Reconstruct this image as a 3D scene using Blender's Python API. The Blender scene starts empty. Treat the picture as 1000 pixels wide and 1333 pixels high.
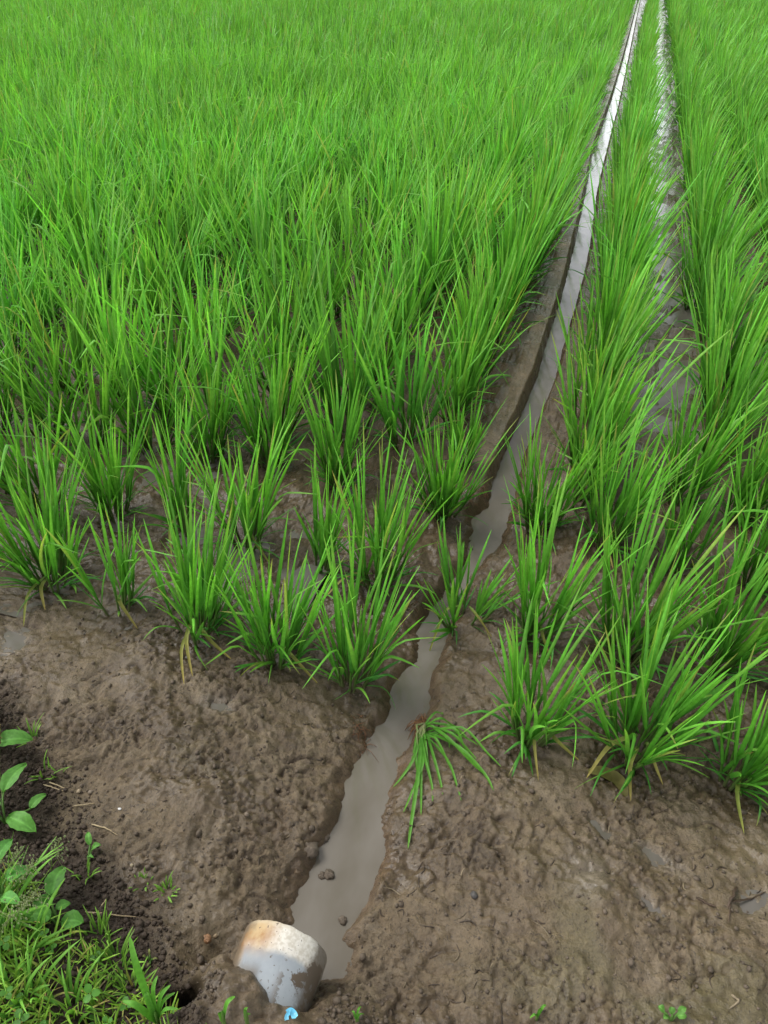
import bpy, bisect, math, random
import numpy as np
from mathutils import Matrix, Vector, Euler

rng = np.random.default_rng(7)
random.seed(7)
scene = bpy.context.scene
COL = scene.collection

# ------------------------------------------------------------------ camera
CAM_H, F, CX, CY = 1.16, 962.0, 500.0, 666.5
PITCH = math.radians(37.79)
YAW = math.radians(16.47)
cam = bpy.data.cameras.new('camera')
cam.sensor_fit = 'VERTICAL'
cam.sensor_height = 36.0
cam.lens = F / 1333.0 * 36.0
cam.clip_start = 0.02
cam.clip_end = 2000
camo = bpy.data.objects.new('camera', cam)
COL.objects.link(camo)
camo.location = (0, 0, CAM_H)
camo.rotation_euler = (math.pi / 2 - PITCH, 0, YAW)
scene.camera = camo


def ray(u, v):
    a = (u - CX) / F
    b = -(v - CY) / F
    dy = math.cos(PITCH) + b * math.sin(PITCH)
    dz = -math.sin(PITCH) + b * math.cos(PITCH)
    c, s = math.cos(YAW), math.sin(YAW)
    return np.array((a * c - dy * s, a * s + dy * c, dz))


def flat(u, v, z=0.0):
    d = ray(u, v)
    t = (z - CAM_H) / d[2]
    return d[0] * t, d[1] * t


def project(p):
    """ground truth of where a world point falls in the photograph (used only to rank how large plants show)"""
    c, s = math.cos(YAW), math.sin(YAW)
    X = p[0] * c + p[1] * s
    Y = -p[0] * s + p[1] * c
    Z = p[2] - CAM_H
    dep = Y * math.cos(PITCH) - Z * math.sin(PITCH)
    up = Y * math.sin(PITCH) + Z * math.cos(PITCH)
    if dep < 0.05:
        return None
    return CX + F * X / dep, CY - F * up / dep


# ------------------------------------------------------------------ noise
def _hash(ix, iy, seed):
    h = (ix.astype(np.int64) * 374761393 + iy.astype(np.int64) * 668265263 + seed * 974634777) & 0xFFFFFFFF
    h = ((h ^ (h >> 13)) * 1274126177) & 0xFFFFFFFF
    h = h ^ (h >> 16)
    return (h & 0xFFFFFF) / float(0xFFFFFF)


def perlin(x, y, seed=0):
    ix, iy = np.floor(x), np.floor(y)
    fx, fy = x - ix, y - iy
    u = fx * fx * fx * (fx * (fx * 6 - 15) + 10)
    v = fy * fy * fy * (fy * (fy * 6 - 15) + 10)

    def grad(ox, oy):
        a = _hash(ix + ox, iy + oy, seed) * 2 * np.pi
        return np.cos(a) * (fx - ox) + np.sin(a) * (fy - oy)
    n0 = grad(0, 0) * (1 - u) + grad(1, 0) * u
    n1 = grad(0, 1) * (1 - u) + grad(1, 1) * u
    return (n0 * (1 - v) + n1 * v) * 1.5


def fbm(x, y, f, o=4, seed=0, g=0.5):
    r = 0
    a = 1.0
    for k in range(o):
        r = r + a * perlin(x * f + 17.3 * k, y * f - 9.1 * k, seed + k)
        a *= g
        f *= 2.03
    return r


def worley(x, y, f, seed=0):
    x = x * f
    y = y * f
    ix, iy = np.floor(x), np.floor(y)
    d1 = np.full(np.shape(x), 9.0)
    d2 = np.full(np.shape(x), 9.0)
    cid = np.zeros(np.shape(x))
    for ox in (-1, 0, 1):
        for oy in (-1, 0, 1):
            px = ix + ox + _hash(ix + ox, iy + oy, seed)
            py = iy + oy + _hash(ix + ox, iy + oy, seed + 51)
            d = np.hypot(px - x, py - y)
            c = _hash(ix + ox, iy + oy, seed + 99)
            m = d < d1
            d2 = np.where(m, d1, np.minimum(d2, d))
            cid = np.where(m, c, cid)
            d1 = np.where(m, d, d1)
    return d1, d2, cid


def sstep(a, b, x):
    t = np.clip((x - a) / (b - a), 0, 1)
    return t * t * (3 - 2 * t)


# ------------------------------------------------------------------ the ditch and the lie of the land
ZW = -0.060          # water level in the ditch
_L = [(372, 1200), (375, 1175), (395, 1130), (432, 1068), (440, 1025), (459, 990), (500, 926), (511, 885), (537, 859), (541, 821),
      (571, 769), (596, 750), (609, 720), (611, 675), (633, 656), (650, 610), (675, 550), (700, 490), (711, 450), (731, 390),
      (748, 320), (760, 265), (772, 200), (795, 135), (811, 80), (825, 25), (831, 0)]
_R = [(445, 1265), (452, 1205), (470, 1175), (495, 1120), (494, 1084), (500, 1046), (511, 1016), (515, 979), (545, 934),
      (560, 896), (575, 832), (588, 814), (609, 750), (627, 731), (642, 712), (661, 680), (665, 654), (670, 643), (682, 595),
      (702, 545), (719, 505), (734, 450), (757, 370), (768, 320), (777, 250), (786, 210), (803, 145), (816, 85), (827, 30), (833.5, 0)]


def _curve(pts):
    q = sorted([flat(u, v, ZW) for u, v in pts], key=lambda p: p[1])
    q = np.array(q)
    return q[:, 1], q[:, 0]


LY, LX = _curve(_L)
RY, RX = _curve(_R)


def edge_l(y):
    return np.interp(y, LY, LX)


def edge_r(y):
    return np.interp(y, RY, RX)


def gauss(x, y, cx, cy, sx, sy=None):
    sy = sy or sx
    return np.exp(-((x - cx) ** 2) / (2 * sx * sx) - ((y - cy) ** 2) / (2 * sy * sy))


PUDDLES = []   # (x, y, rx, ry, rot, depth)
for (u, v, rx, ry, rot, dep) in [(284, 914, .034, .020, .2, .016), (4, 838, .045, .05, .5, .012), (785, 1078, .026, .008, -.7, .010),
                                 (858, 1112, .048, .014, -.35, .009), (842, 1172, .03, .009, -.7, .008), (985, 1175, .03, .02, .4, .01),
                                 (905, 822, .03, .02, .4, .012), (770, 1140, .03, .03, 0, .002)]:
    px, py = flat(u, v)
    PUDDLES.append((px, py, rx, ry, rot, dep))
HOLE = flat(237, 1299, .05)
PIPE_X, PIPE_Y, PIPE_R, PIPE_Z = -0.265, 0.402, 0.0615, 0.016


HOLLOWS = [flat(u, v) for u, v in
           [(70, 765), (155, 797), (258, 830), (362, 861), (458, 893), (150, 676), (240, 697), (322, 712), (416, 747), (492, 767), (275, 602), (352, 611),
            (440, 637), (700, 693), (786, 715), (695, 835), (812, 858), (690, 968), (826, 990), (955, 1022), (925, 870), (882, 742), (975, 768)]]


def levee(x, y):
    t = (x + .944) * -.512 + (y - .629) * -.859
    t = t + 0.03 * perlin(x * 5, y * 5, 71)
    a = .095 * sstep(-.03, .26, t)
    b = .06 * sstep(.40, .12, y + .02 * perlin(x * 6, y * 6, 72))
    return np.maximum(a, b), t


def land(x, y, detail=True):
    """height of the mud; x, y arrays. also returns colour / wetness helpers when detail"""
    x = np.asarray(x, float)
    y = np.asarray(y, float)
    wob = 0.010 * fbm(x, y, 14, 3, 5) * sstep(2.2, 1.5, y) + 0.004 * perlin(x * 40, y * 40, 8)
    xl, xr = edge_l(y), edge_r(y)
    din = np.minimum(x - xl - .013 * (1 - sstep(1.5, 1.75, y)), xr - x) - .010 * (1 - sstep(1.55, 1.8, y)) - .003 + wob * 0.9             # > 0 inside the water
    din = np.minimum(din, (y - .398 - .6 * np.maximum(x + .232, 0)) * 1.0 + wob)
    clean = sstep(1.62, 1.80, y)                              # the machine-cut length of the ditch
    # rough or smooth ground
    n1 = fbm(x, y, 2.3, 3, 11)
    rough = sstep(-.05, .60, n1 + 0.25 * fbm(x, y, 7, 2, 12))
    near_l = gauss(x, y, -.42, .62, .12, .16)
    rough = rough + .35 * sstep(.95, 1.15, y) * sstep(3.0, 2.0, y)
    rough = np.clip(rough * .50 + .34 * near_l + .6 * gauss(x, y, -.14, .42, .08, .05) + .6 * gauss(x, y, -.03, .62, .09, .05), 0, 1)
    smooth_bank = clean * sstep(.085, .055, -din - .0) * sstep(-.02, .012, -din) * (x < .5 * (xl + xr))
    rough = rough * (1 - smooth_bank)
    far = 1 / (1 + (np.maximum(y, 0) / 3.5) ** 2)
    z = 0.012 * fbm(x, y, 3.1, 2, 1) + 0.009 * fbm(x, y, 9, 4, 2, .6) * (1 - .8 * smooth_bank)
    # furrowed, slumped mud
    wx = x + .035 * perlin(x * 9, y * 9, 21)
    wy = y + .035 * perlin(x * 9, y * 9, 22)
    rid = 1 - np.abs(fbm(wx, wy, 13, 3, 23))
    rid = np.clip(rid, 0, 1) ** 3
    # clods
    wf = fbm(x, y, 40, 2, 33) * .012
    d1, d2, cid = worley(x + wf, y - wf, 34, 31)
    clod = np.clip(1 - d1 * 1.25, 0, 1) ** .7 * (cid > .35) * (.4 + cid)
    e1, e2, eid = worley(x - wf * .7, y + wf * .7, 84, 41)
    h1, h2, hid = worley(x + wf * .4, y + wf * .4, 165, 43)
    d1b, d2b, _c = worley(x + 1.8 * wf, y + 1.8 * wf, 26, 45)
    crev = sstep(.16, .0, d2b - d1b) * sstep(-.1, .4, perlin(x * 6, y * 6, 46) + .5 * rough)
    grit = np.clip(1 - h1 * 1.3, 0, 1) * (hid > .5)
    bit = np.clip(1 - e1 * 1.35, 0, 1) ** .8 * (eid > .45)
    z = z + far * (0.0125 * rough * clod + (.0012 + .0056 * rough) * bit + (.0008 + .0034 * rough) * grit - 0.0065 * rid * (.35 + .65 * rough) * (1 - .75 * smooth_bank)
                   + 0.0034 * fbm(x, y, 70, 3, 51, .6) * (.35 + .65 * rough))
    # thin dark cracks and pits
    cr = np.abs(perlin(wx * 20 + 3, wy * 26, 61))
    crm = sstep(.10, .02, cr) * sstep(.1, .5, perlin(x * 8, y * 8, 62) + .35 * rough)
    z = z - far * .006 * crev * (1 - smooth_bank) + far * .0024 * (1 - 2 * np.abs(perlin(x * 120, y * 120, 53))) * (.3 + .7 * rough)
    z = z - far * .005 * crm * (1 - smooth_bank)
    # mud squeezed a little higher between rows, lower and wet in the wheel track
    lane = sstep(.13, .17, x) * sstep(.42, .36, x) * sstep(1.75, 2.3, y)
    z = z - .012 * lane + far * .010 * lane * rough
    # headland ridge on the right, in front of the field proper
    hr = gauss(x * 0 + y + .12 * (x - .4), x * 0, 1.56, 0, .05, 1) * sstep(.12, .3, x)
    z = z + .02 * hr
    # near the ditch the mud sags toward the water
    z = z - (1 - clean) * .038 * np.exp(-(np.maximum(-din, 0) / .16) ** 2)
    lv, t = levee(x, y)
    dark = sstep(-.055, .03, t + .03 * fbm(x, y, 9, 2, 73)) * sstep(-.24, -.34, x)
    z = z + lv
    # pipe mound and hollows
    z = z + .082 * gauss(x, y, -.335, .285, .045, .032) + .05 * gauss(x, y, -.285, .312, .022, .02) + .045 * gauss(x, y, -.17, .325, .035, .03)
    m = sstep(.350, .305, y + .35 * np.maximum(x + .255, -.06) + .016 * perlin(x * 30, y * 30, 75)) * sstep(-.40, -.33, x) * sstep(-.13, -.20, x)
    z = z + m * np.maximum(.088 + .012 * perlin(x * 22, y * 22, 77) + .010 * clod + .006 * bit - z, 0)
    z = z + .02 * gauss(x, y, -.25, .255, .07, .03) + .02 * gauss(x, y, -.14, .34, .06, .03)
    z = z - .026 * gauss(x, y, -.365, .375, .026, .04)
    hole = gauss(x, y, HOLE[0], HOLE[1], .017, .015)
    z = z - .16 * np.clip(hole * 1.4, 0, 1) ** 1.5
    pud = 0
    for (px, py, rx, ry, rot, dep) in PUDDLES:
        c, s = math.cos(rot), math.sin(rot)
        gx, gy = (x - px) * c + (y - py) * s, -(x - px) * s + (y - py) * c
        g = np.exp(-((gx / rx) ** 2 + (gy / ry) ** 2) ** 1.0)
        z = z - dep * g
        pud = np.maximum(pud, g)
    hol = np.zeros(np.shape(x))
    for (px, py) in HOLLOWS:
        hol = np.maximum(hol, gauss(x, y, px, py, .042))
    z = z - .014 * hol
    # cut the ditch
    bw = .045 * (1 - clean) + .020 * clean
    s = sstep(-bw, bw * .35, din)
    bed = ZW - .028
    z = z * (1 - s) + bed * s
    if not detail:
        return z
    bankw = np.clip(sstep(-bw * 1.2, -bw * .15, din) , 0, 1)
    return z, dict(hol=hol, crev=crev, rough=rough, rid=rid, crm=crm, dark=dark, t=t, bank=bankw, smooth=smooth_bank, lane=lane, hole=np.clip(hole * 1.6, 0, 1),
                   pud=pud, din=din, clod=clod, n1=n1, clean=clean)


def H(x, y):
    """height of the built ground mesh, bilinear"""
    i = min(max(bisect.bisect_right(GXL, x) - 1, 0), len(GXL) - 2)
    j = min(max(bisect.bisect_right(GYL, y) - 1, 0), len(GYL) - 2)
    fx = (x - GXL[i]) / (GXL[i + 1] - GXL[i])
    fy = (y - GYL[j]) / (GYL[j + 1] - GYL[j])
    return float((Z[j, i] * (1 - fx) + Z[j, i + 1] * fx) * (1 - fy) + (Z[j + 1, i] * (1 - fx) + Z[j + 1, i + 1] * fx) * fy)


def HA(x, y):
    i = np.clip(np.searchsorted(gx, x, 'right') - 1, 0, len(gx) - 2)
    j = np.clip(np.searchsorted(gy, y, 'right') - 1, 0, len(gy) - 2)
    fx = (x - gx[i]) / (gx[i + 1] - gx[i])
    fy = (y - gy[j]) / (gy[j + 1] - gy[j])
    return (Z[j, i] * (1 - fx) + Z[j, i + 1] * fx) * (1 - fy) + (Z[j + 1, i] * (1 - fx) + Z[j + 1, i + 1] * fx) * fy


def T(u, v):
    """the spot on the mud seen at photo pixel (u, v): march the sight line to the ground"""
    d = ray(u, v)
    t = (.14 - CAM_H) / d[2]
    for _ in range(400):
        p = np.array((0, 0, CAM_H)) + d * t
        if p[2] <= H(p[0], p[1]):
            break
        t += .0025 * (1 + t)
    return float(p[0]), float(p[1]), H(p[0], p[1])


# ------------------------------------------------------------------ helpers for meshes
def make_mesh(name, verts, faces, mats, cols=None, smooth=True, wet=None):
    """faces: (N,4) array of quads, or a list of polygons"""
    me = bpy.data.meshes.new(name)
    verts = np.asarray(verts, np.float32)
    if isinstance(faces, np.ndarray):
        n, k = faces.shape
        me.vertices.add(len(verts))
        me.vertices.foreach_set('co', verts.ravel())
        me.loops.add(n * k)
        me.loops.foreach_set('vertex_index', faces.astype(np.int32).ravel())
        me.polygons.add(n)
        me.polygons.foreach_set('loop_start', np.arange(0, n * k, k, dtype=np.int32))
        me.polygons.foreach_set('loop_total', np.full(n, k, np.int32))
        me.update(calc_edges=True)
    else:
        me.from_pydata([tuple(map(float, p)) for p in verts], [], [tuple(int(i) for i in f) for f in faces])
    if cols is not None:
        a = me.color_attributes.new('Col', 'FLOAT_COLOR', 'POINT')
        c = np.ones((len(verts), 4), np.float32)
        c[:, :3] = cols
        a.data.foreach_set('color', c.ravel())
    if wet is not None:
        a = me.attributes.new('wet', 'FLOAT', 'POINT')
        a.data.foreach_set('value', np.asarray(wet, np.float32))
    if smooth:
        me.polygons.foreach_set('use_smooth', np.ones(len(me.polygons), bool))
    me.validate()
    for m in (mats if isinstance(mats, (list, tuple)) else [mats]):
        me.materials.append(m)
    return me


def link(name, me, parent=None, loc=(0, 0, 0), rot=None, scale=None):
    o = bpy.data.objects.new(name, me)
    COL.objects.link(o)
    o.location = loc
    if rot is not None:
        o.rotation_euler = rot
    if scale is not None:
        o.scale = scale
    if parent is not None:
        o.parent = parent
    return o


def tag(o, label, cat, group=None, kind=None):
    if label:
        o['label'] = label
    if cat:
        o['category'] = cat
    if group:
        o['group'] = group
    if kind:
        o['kind'] = kind
    return o


def struct(o):
    o['kind'] = 'structure'
    return o


class Acc:
    """collects quads with vertex colours"""
    def __init__(self):
        self.v, self.f, self.c, self.n = [], [], [], 0

    def add(self, v, f, c):
        self.v.append(v)
        self.f.append(f + self.n)
        self.c.append(c)
        self.n += len(v)

    def arrays(self):
        return np.concatenate(self.v), np.concatenate(self.f), np.concatenate(self.c)

    def mesh(self, name, mat):
        v, f, c = self.arrays()
        return make_mesh(name, v, f, mat, c)


def strips(root, az, th0, bend, L, W, c0, c1, seg=6, fold=.22, pw=1.6, tw0=None, tw1=None, swirl=None, kink=None, shape='blade', flatstrip=False, tipm=None):
    """many leaf blades at once: each a folded ribbon that leaves root at azimuth az, th0 from upright, and bends over"""
    N = len(az)
    s = np.linspace(0, 1, seg + 1)[None, :]
    z0 = np.zeros(N)
    tw0 = z0 if tw0 is None else tw0
    tw1 = z0 if tw1 is None else tw1
    swirl = z0 if swirl is None else swirl
    th = th0[:, None] + bend[:, None] * s ** pw
    if kink is not None:
        th = th + kink[:, None] * sstep(.52, .66, s)
    A = az[:, None] + swirl[:, None] * s
    tx, ty, tz = np.sin(th) * np.cos(A), np.sin(th) * np.sin(A), np.cos(th)
    step = (L / seg)[:, None]

    def cum(t):
        m = (t[:, 1:] + t[:, :-1]) * .5 * step
        return np.concatenate([np.zeros((N, 1)), np.cumsum(m, 1)], 1)
    P = np.stack([root[:, 0:1] + cum(tx), root[:, 1:2] + cum(ty), root[:, 2:3] + cum(tz)], -1)
    Tn = np.stack([tx, ty, tz], -1)
    S = np.stack([-np.sin(A), np.cos(A), np.zeros_like(A)], -1)
    Nn = np.cross(S, Tn)
    tw = (tw0[:, None] + tw1[:, None] * s)[..., None]
    S2 = S * np.cos(tw) + Nn * np.sin(tw)
    N2 = np.cross(S2, Tn)
    if shape == 'blade':
        sh = np.minimum(1, .5 + 2.6 * s) * np.clip(1 - s ** 2.4, 0, 1) ** .75
    else:
        sh = np.clip(1 - .55 * s, 0, 1)
    w = (W[:, None] * sh * .5 + .00025)[..., None]
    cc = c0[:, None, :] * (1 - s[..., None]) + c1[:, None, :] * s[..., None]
    if flatstrip:
        V = np.stack([P - S2 * w, P + S2 * w], 2)
        k = 2
    else:
        V = np.stack([P - S2 * w, P - N2 * w * fold * 2, P + S2 * w], 2)
        k = 3
    C = np.repeat(cc[:, :, None, :], k, 2)
    C = C.copy()
    if tipm is not None:
        q = (sstep(.74, .98, s) * tipm[:, None])[..., None, None]
        C = C * (1 - q) + np.array((.33, .25, .09)) * q
    if k == 3:
        C = C.copy()
        C[:, :, 1, :] *= 1.28
    idx = (np.arange(N)[:, None, None] * (seg + 1) * k + np.arange(seg)[None, :, None] * k + np.arange(k - 1)[None, None, :])
    Fq = np.stack([idx, idx + 1, idx + 1 + k, idx + k], -1).reshape(-1, 4)
    return V.reshape(-1, 3), Fq, C.reshape(-1, 3)


def tubes(P, R, c0, c1, sides=5):
    """P (N,K,3) centre lines, R (N,K) radii"""
    N, K, _ = P.shape
    Tn = np.gradient(P, axis=1)
    Tn = Tn / (np.linalg.norm(Tn, axis=-1, keepdims=True) + 1e-9)
    ref = np.where(np.abs(Tn[..., 0:1]) < .8, np.array([1.0, 0, 0]), np.array([0, 1.0, 0]))
    A = np.cross(Tn, ref)
    A /= np.linalg.norm(A, axis=-1, keepdims=True) + 1e-9
    B = np.cross(Tn, A)
    a = np.arange(sides) / sides * 2 * np.pi
    V = P[:, :, None, :] + R[:, :, None, None] * (A[:, :, None, :] * np.cos(a)[None, None, :, None] + B[:, :, None, :] * np.sin(a)[None, None, :, None])
    s = np.linspace(0, 1, K)[None, :, None]
    c = c0[:, None, :] * (1 - s) + c1[:, None, :] * s
    C = np.repeat(c[:, :, None, :], sides, 2)
    base = np.arange(N)[:, None, None] * K * sides + np.arange(K - 1)[None, :, None] * sides
    j = np.arange(sides)[None, None, :]
    j2 = (j + 1) % sides
    Fq = np.stack([base + j, base + j2, base + sides + j2, base + sides + j], -1).reshape(-1, 4)
    return V.reshape(-1, 3), Fq, C.reshape(-1, 3)


def path_ribbon(pts, W, c0, c1, seg=12, fold=.15, up=None, shape='blade', jit=0.0):
    """a ribbon along a smooth path through the given points"""
    pts = np.asarray(pts, float)
    n = len(pts)
    s = np.linspace(0, n - 1, seg + 1)
    out = []
    for t in s:
        i = min(int(t), n - 2)
        f = t - i
        p0, p1, p2, p3 = pts[max(i - 1, 0)], pts[i], pts[i + 1], pts[min(i + 2, n - 1)]
        out.append(.5 * ((2 * p1) + (-p0 + p2) * f + (2 * p0 - 5 * p1 + 4 * p2 - p3) * f ** 2 + (-p0 + 3 * p1 - 3 * p2 + p3) * f ** 3))
    P = np.array(out)
    if jit:
        P += rng.normal(0, jit, P.shape)
    Tn = np.gradient(P, axis=0)
    Tn /= np.linalg.norm(Tn, axis=1, keepdims=True) + 1e-9
    U = np.array(up if up is not None else (0, 0, 1.0))
    S = np.cross(Tn, U)
    S /= np.linalg.norm(S, axis=1, keepdims=True) + 1e-9
    N = np.cross(S, Tn)
    q = np.linspace(0, 1, seg + 1)
    if shape == 'blade':
        sh = np.minimum(1, .45 + 2.4 * q) * np.clip(1 - q ** 2.6, 0, 1) ** .75
    elif shape == 'oval':
        sh = np.sin(np.pi * np.clip(q * .96 + .02, 0, 1)) ** .7
    else:
        sh = np.ones_like(q)
    w = (W * .5 * sh + .0003)[:, None]
    V = np.stack([P - S * w, P - N * w * fold * 2, P + S * w], 1).reshape(-1, 3)
    c = np.array(c0)[None, :] * (1 - q[:, None]) + np.array(c1)[None, :] * q[:, None]
    C = np.repeat(c[:, None, :], 3, 1).reshape(-1, 3)
    i = np.arange(seg)[:, None] * 3 + np.arange(2)[None, :]
    Fq = np.stack([i, i + 1, i + 4, i + 3], -1).reshape(-1, 4)
    return V, Fq, C


def path_tube(pts, r0, r1, c0, c1, K=10, sides=5, jit=0.0):
    pts = np.asarray(pts, float)
    n = len(pts)
    s = np.linspace(0, n - 1, K)
    P = np.stack([np.interp(s, np.arange(n), pts[:, k]) for k in range(3)], 1)
    if jit:
        P += rng.normal(0, jit, P.shape)
    R = np.linspace(r0, r1, K)
    R[0] *= .6
    R[-1] *= .4
    return tubes(P[None], R[None], np.array([c0], float), np.array([c1], float), sides)


# ------------------------------------------------------------------ materials
def new_mat(name):
    m = bpy.data.materials.new(name)
    m.use_nodes = True
    nt = m.node_tree
    for n in list(nt.nodes):
        nt.nodes.remove(n)
    out = nt.nodes.new('ShaderNodeOutputMaterial')
    return m, nt, out


def N_(nt, t, **kw):
    n = nt.nodes.new(t)
    for k, v in kw.items():
        if k in n.inputs:
            n.inputs[k].default_value = v
        else:
            setattr(n, k, v)
    return n


def leaf_mat(name, trans=.40, rough=.42, spec=.27, noise=90.0):
    m, nt, out = new_mat(name)
    at = N_(nt, 'ShaderNodeVertexColor', layer_name='Col')
    tc = N_(nt, 'ShaderNodeTexCoord')
    no = N_(nt, 'ShaderNodeTexNoise', Scale=noise, Detail=2.0)
    nt.links.new(tc.outputs['Object'], no.inputs['Vector'])
    mr = N_(nt, 'ShaderNodeMapRange')
    mr.inputs['From Min'].default_value = .3
    mr.inputs['From Max'].default_value = .7
    mr.inputs['To Min'].default_value = .84
    mr.inputs['To Max'].default_value = 1.14
    nt.links.new(no.outputs['Fac'], mr.inputs['Value'])
    mul = N_(nt, 'ShaderNodeVectorMath', operation='SCALE')
    nt.links.new(at.outputs['Color'], mul.inputs[0])
    nt.links.new(mr.outputs['Result'], mul.inputs['Scale'])
    pr = N_(nt, 'ShaderNodeBsdfPrincipled')
    pr.inputs['Roughness'].default_value = rough
    pr.inputs['Specular IOR Level'].default_value = spec
    nt.links.new(mul.outputs[0], pr.inputs['Base Color'])
    tr = N_(nt, 'ShaderNodeBsdfTranslucent')
    yel = N_(nt, 'ShaderNodeVectorMath', operation='MULTIPLY')
    yel.inputs[1].default_value = (1.15, 1.12, .6)
    nt.links.new(mul.outputs[0], yel.inputs[0])
    nt.links.new(yel.outputs[0], tr.inputs['Color'])
    mx = N_(nt, 'ShaderNodeMixShader')
    mx.inputs['Fac'].default_value = trans
    nt.links.new(pr.outputs[0], mx.inputs[1])
    nt.links.new(tr.outputs[0], mx.inputs[2])
    nt.links.new(mx.outputs[0], out.inputs['Surface'])
    return m


def mud_mat():
    m, nt, out = new_mat('mud')
    at = N_(nt, 'ShaderNodeVertexColor', layer_name='Col')
    wet = N_(nt, 'ShaderNodeAttribute', attribute_name='wet')
    tc = N_(nt, 'ShaderNodeTexCoord')
    n1 = N_(nt, 'ShaderNodeTexNoise', Scale=38.0, Detail=8.0, Roughness=.68)
    n2 = N_(nt, 'ShaderNodeTexNoise', Scale=230.0, Detail=5.0, Roughness=.65)
    n3 = N_(nt, 'ShaderNodeTexVoronoi', Scale=320.0)
    for n in (n1, n2, n3):
        nt.links.new(tc.outputs['Object'], n.inputs['Vector'])
    mr = N_(nt, 'ShaderNodeMapRange')
    mr.inputs['From Min'].default_value = .3
    mr.inputs['From Max'].default_value = .7
    mr.inputs['To Min'].default_value = .68
    mr.inputs['To Max'].default_value = 1.28
    nt.links.new(n1.outputs['Fac'], mr.inputs['Value'])
    mr2 = N_(nt, 'ShaderNodeMapRange')
    mr2.inputs['From Min'].default_value = .3
    mr2.inputs['From Max'].default_value = .7
    mr2.inputs['To Min'].default_value = .78
    mr2.inputs['To Max'].default_value = 1.2
    nt.links.new(n2.outputs['Fac'], mr2.inputs['Value'])
    mm = N_(nt, 'ShaderNodeMath', operation='MULTIPLY')
    nt.links.new(mr.outputs[0], mm.inputs[0])
    nt.links.new(mr2.outputs[0], mm.inputs[1])
    mul = N_(nt, 'ShaderNodeVectorMath', operation='SCALE')
    nt.links.new(at.outputs['Color'], mul.inputs[0])
    nt.links.new(mm.outputs[0], mul.inputs['Scale'])
    n4 = N_(nt, 'ShaderNodeTexNoise', Scale=150.0, Detail=3.0, Roughness=.5, Distortion=1.2)
    nt.links.new(tc.outputs['Object'], n4.inputs['Vector'])
    sp = N_(nt, 'ShaderNodeMapRange', interpolation_type='SMOOTHSTEP')
    sp.inputs['From Min'].default_value = .60
    sp.inputs['From Max'].default_value = .66
    sp.inputs['To Min'].default_value = 0
    sp.inputs['To Max'].default_value = .7
    nt.links.new(n4.outputs['Fac'], sp.inputs['Value'])
    dk = N_(nt, 'ShaderNodeMix', data_type='RGBA')
    nt.links.new(sp.outputs[0], dk.inputs[0])
    nt.links.new(mul.outputs[0], dk.inputs[6])
    dk.inputs[7].default_value = (.040, .029, .020, 1)
    mul = dk
    pr = N_(nt, 'ShaderNodeBsdfPrincipled')
    nt.links.new(dk.outputs[2], pr.inputs['Base Color'])
    ro = N_(nt, 'ShaderNodeMapRange')
    ro.inputs['To Min'].default_value = .72
    ro.inputs['To Max'].default_value = .20
    nt.links.new(wet.outputs['Fac'], ro.inputs['Value'])
    ron = N_(nt, 'ShaderNodeMath', operation='MULTIPLY_ADD')
    ron.inputs[1].default_value = .35
    nt.links.new(n1.outputs['Fac'], ron.inputs[0])
    sub = N_(nt, 'ShaderNodeMath', operation='SUBTRACT')
    sub.inputs[1].default_value = .16
    nt.links.new(ro.outputs[0], sub.inputs[0])
    nt.links.new(sub.outputs[0], ron.inputs[2])
    nt.links.new(ron.outputs[0], pr.inputs['Roughness'])
    pr.inputs['Specular IOR Level'].default_value = .38
    add = N_(nt, 'ShaderNodeMath', operation='MULTIPLY_ADD')
    add.inputs[1].default_value = .35
    nt.links.new(n2.outputs['Fac'], add.inputs[0])
    nt.links.new(n1.outputs['Fac'], add.inputs[2])
    add2 = N_(nt, 'ShaderNodeMath', operation='MULTIPLY_ADD')
    add2.inputs[1].default_value = -.12
    nt.links.new(n3.outputs['Distance'], add2.inputs[0])
    nt.links.new(add.outputs[0], add2.inputs[2])
    bp = N_(nt, 'ShaderNodeBump')
    bp.inputs['Distance'].default_value = .02
    bs = N_(nt, 'ShaderNodeMapRange')
    bs.inputs['To Min'].default_value = .75
    bs.inputs['To Max'].default_value = .22
    nt.links.new(wet.outputs['Fac'], bs.inputs['Value'])
    nt.links.new(bs.outputs[0], bp.inputs['Strength'])
    nt.links.new(add2.outputs[0], bp.inputs['Height'])
    nt.links.new(bp.outputs[0], pr.inputs['Normal'])
    nt.links.new(pr.outputs[0], out.inputs['Surface'])
    return m


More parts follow.
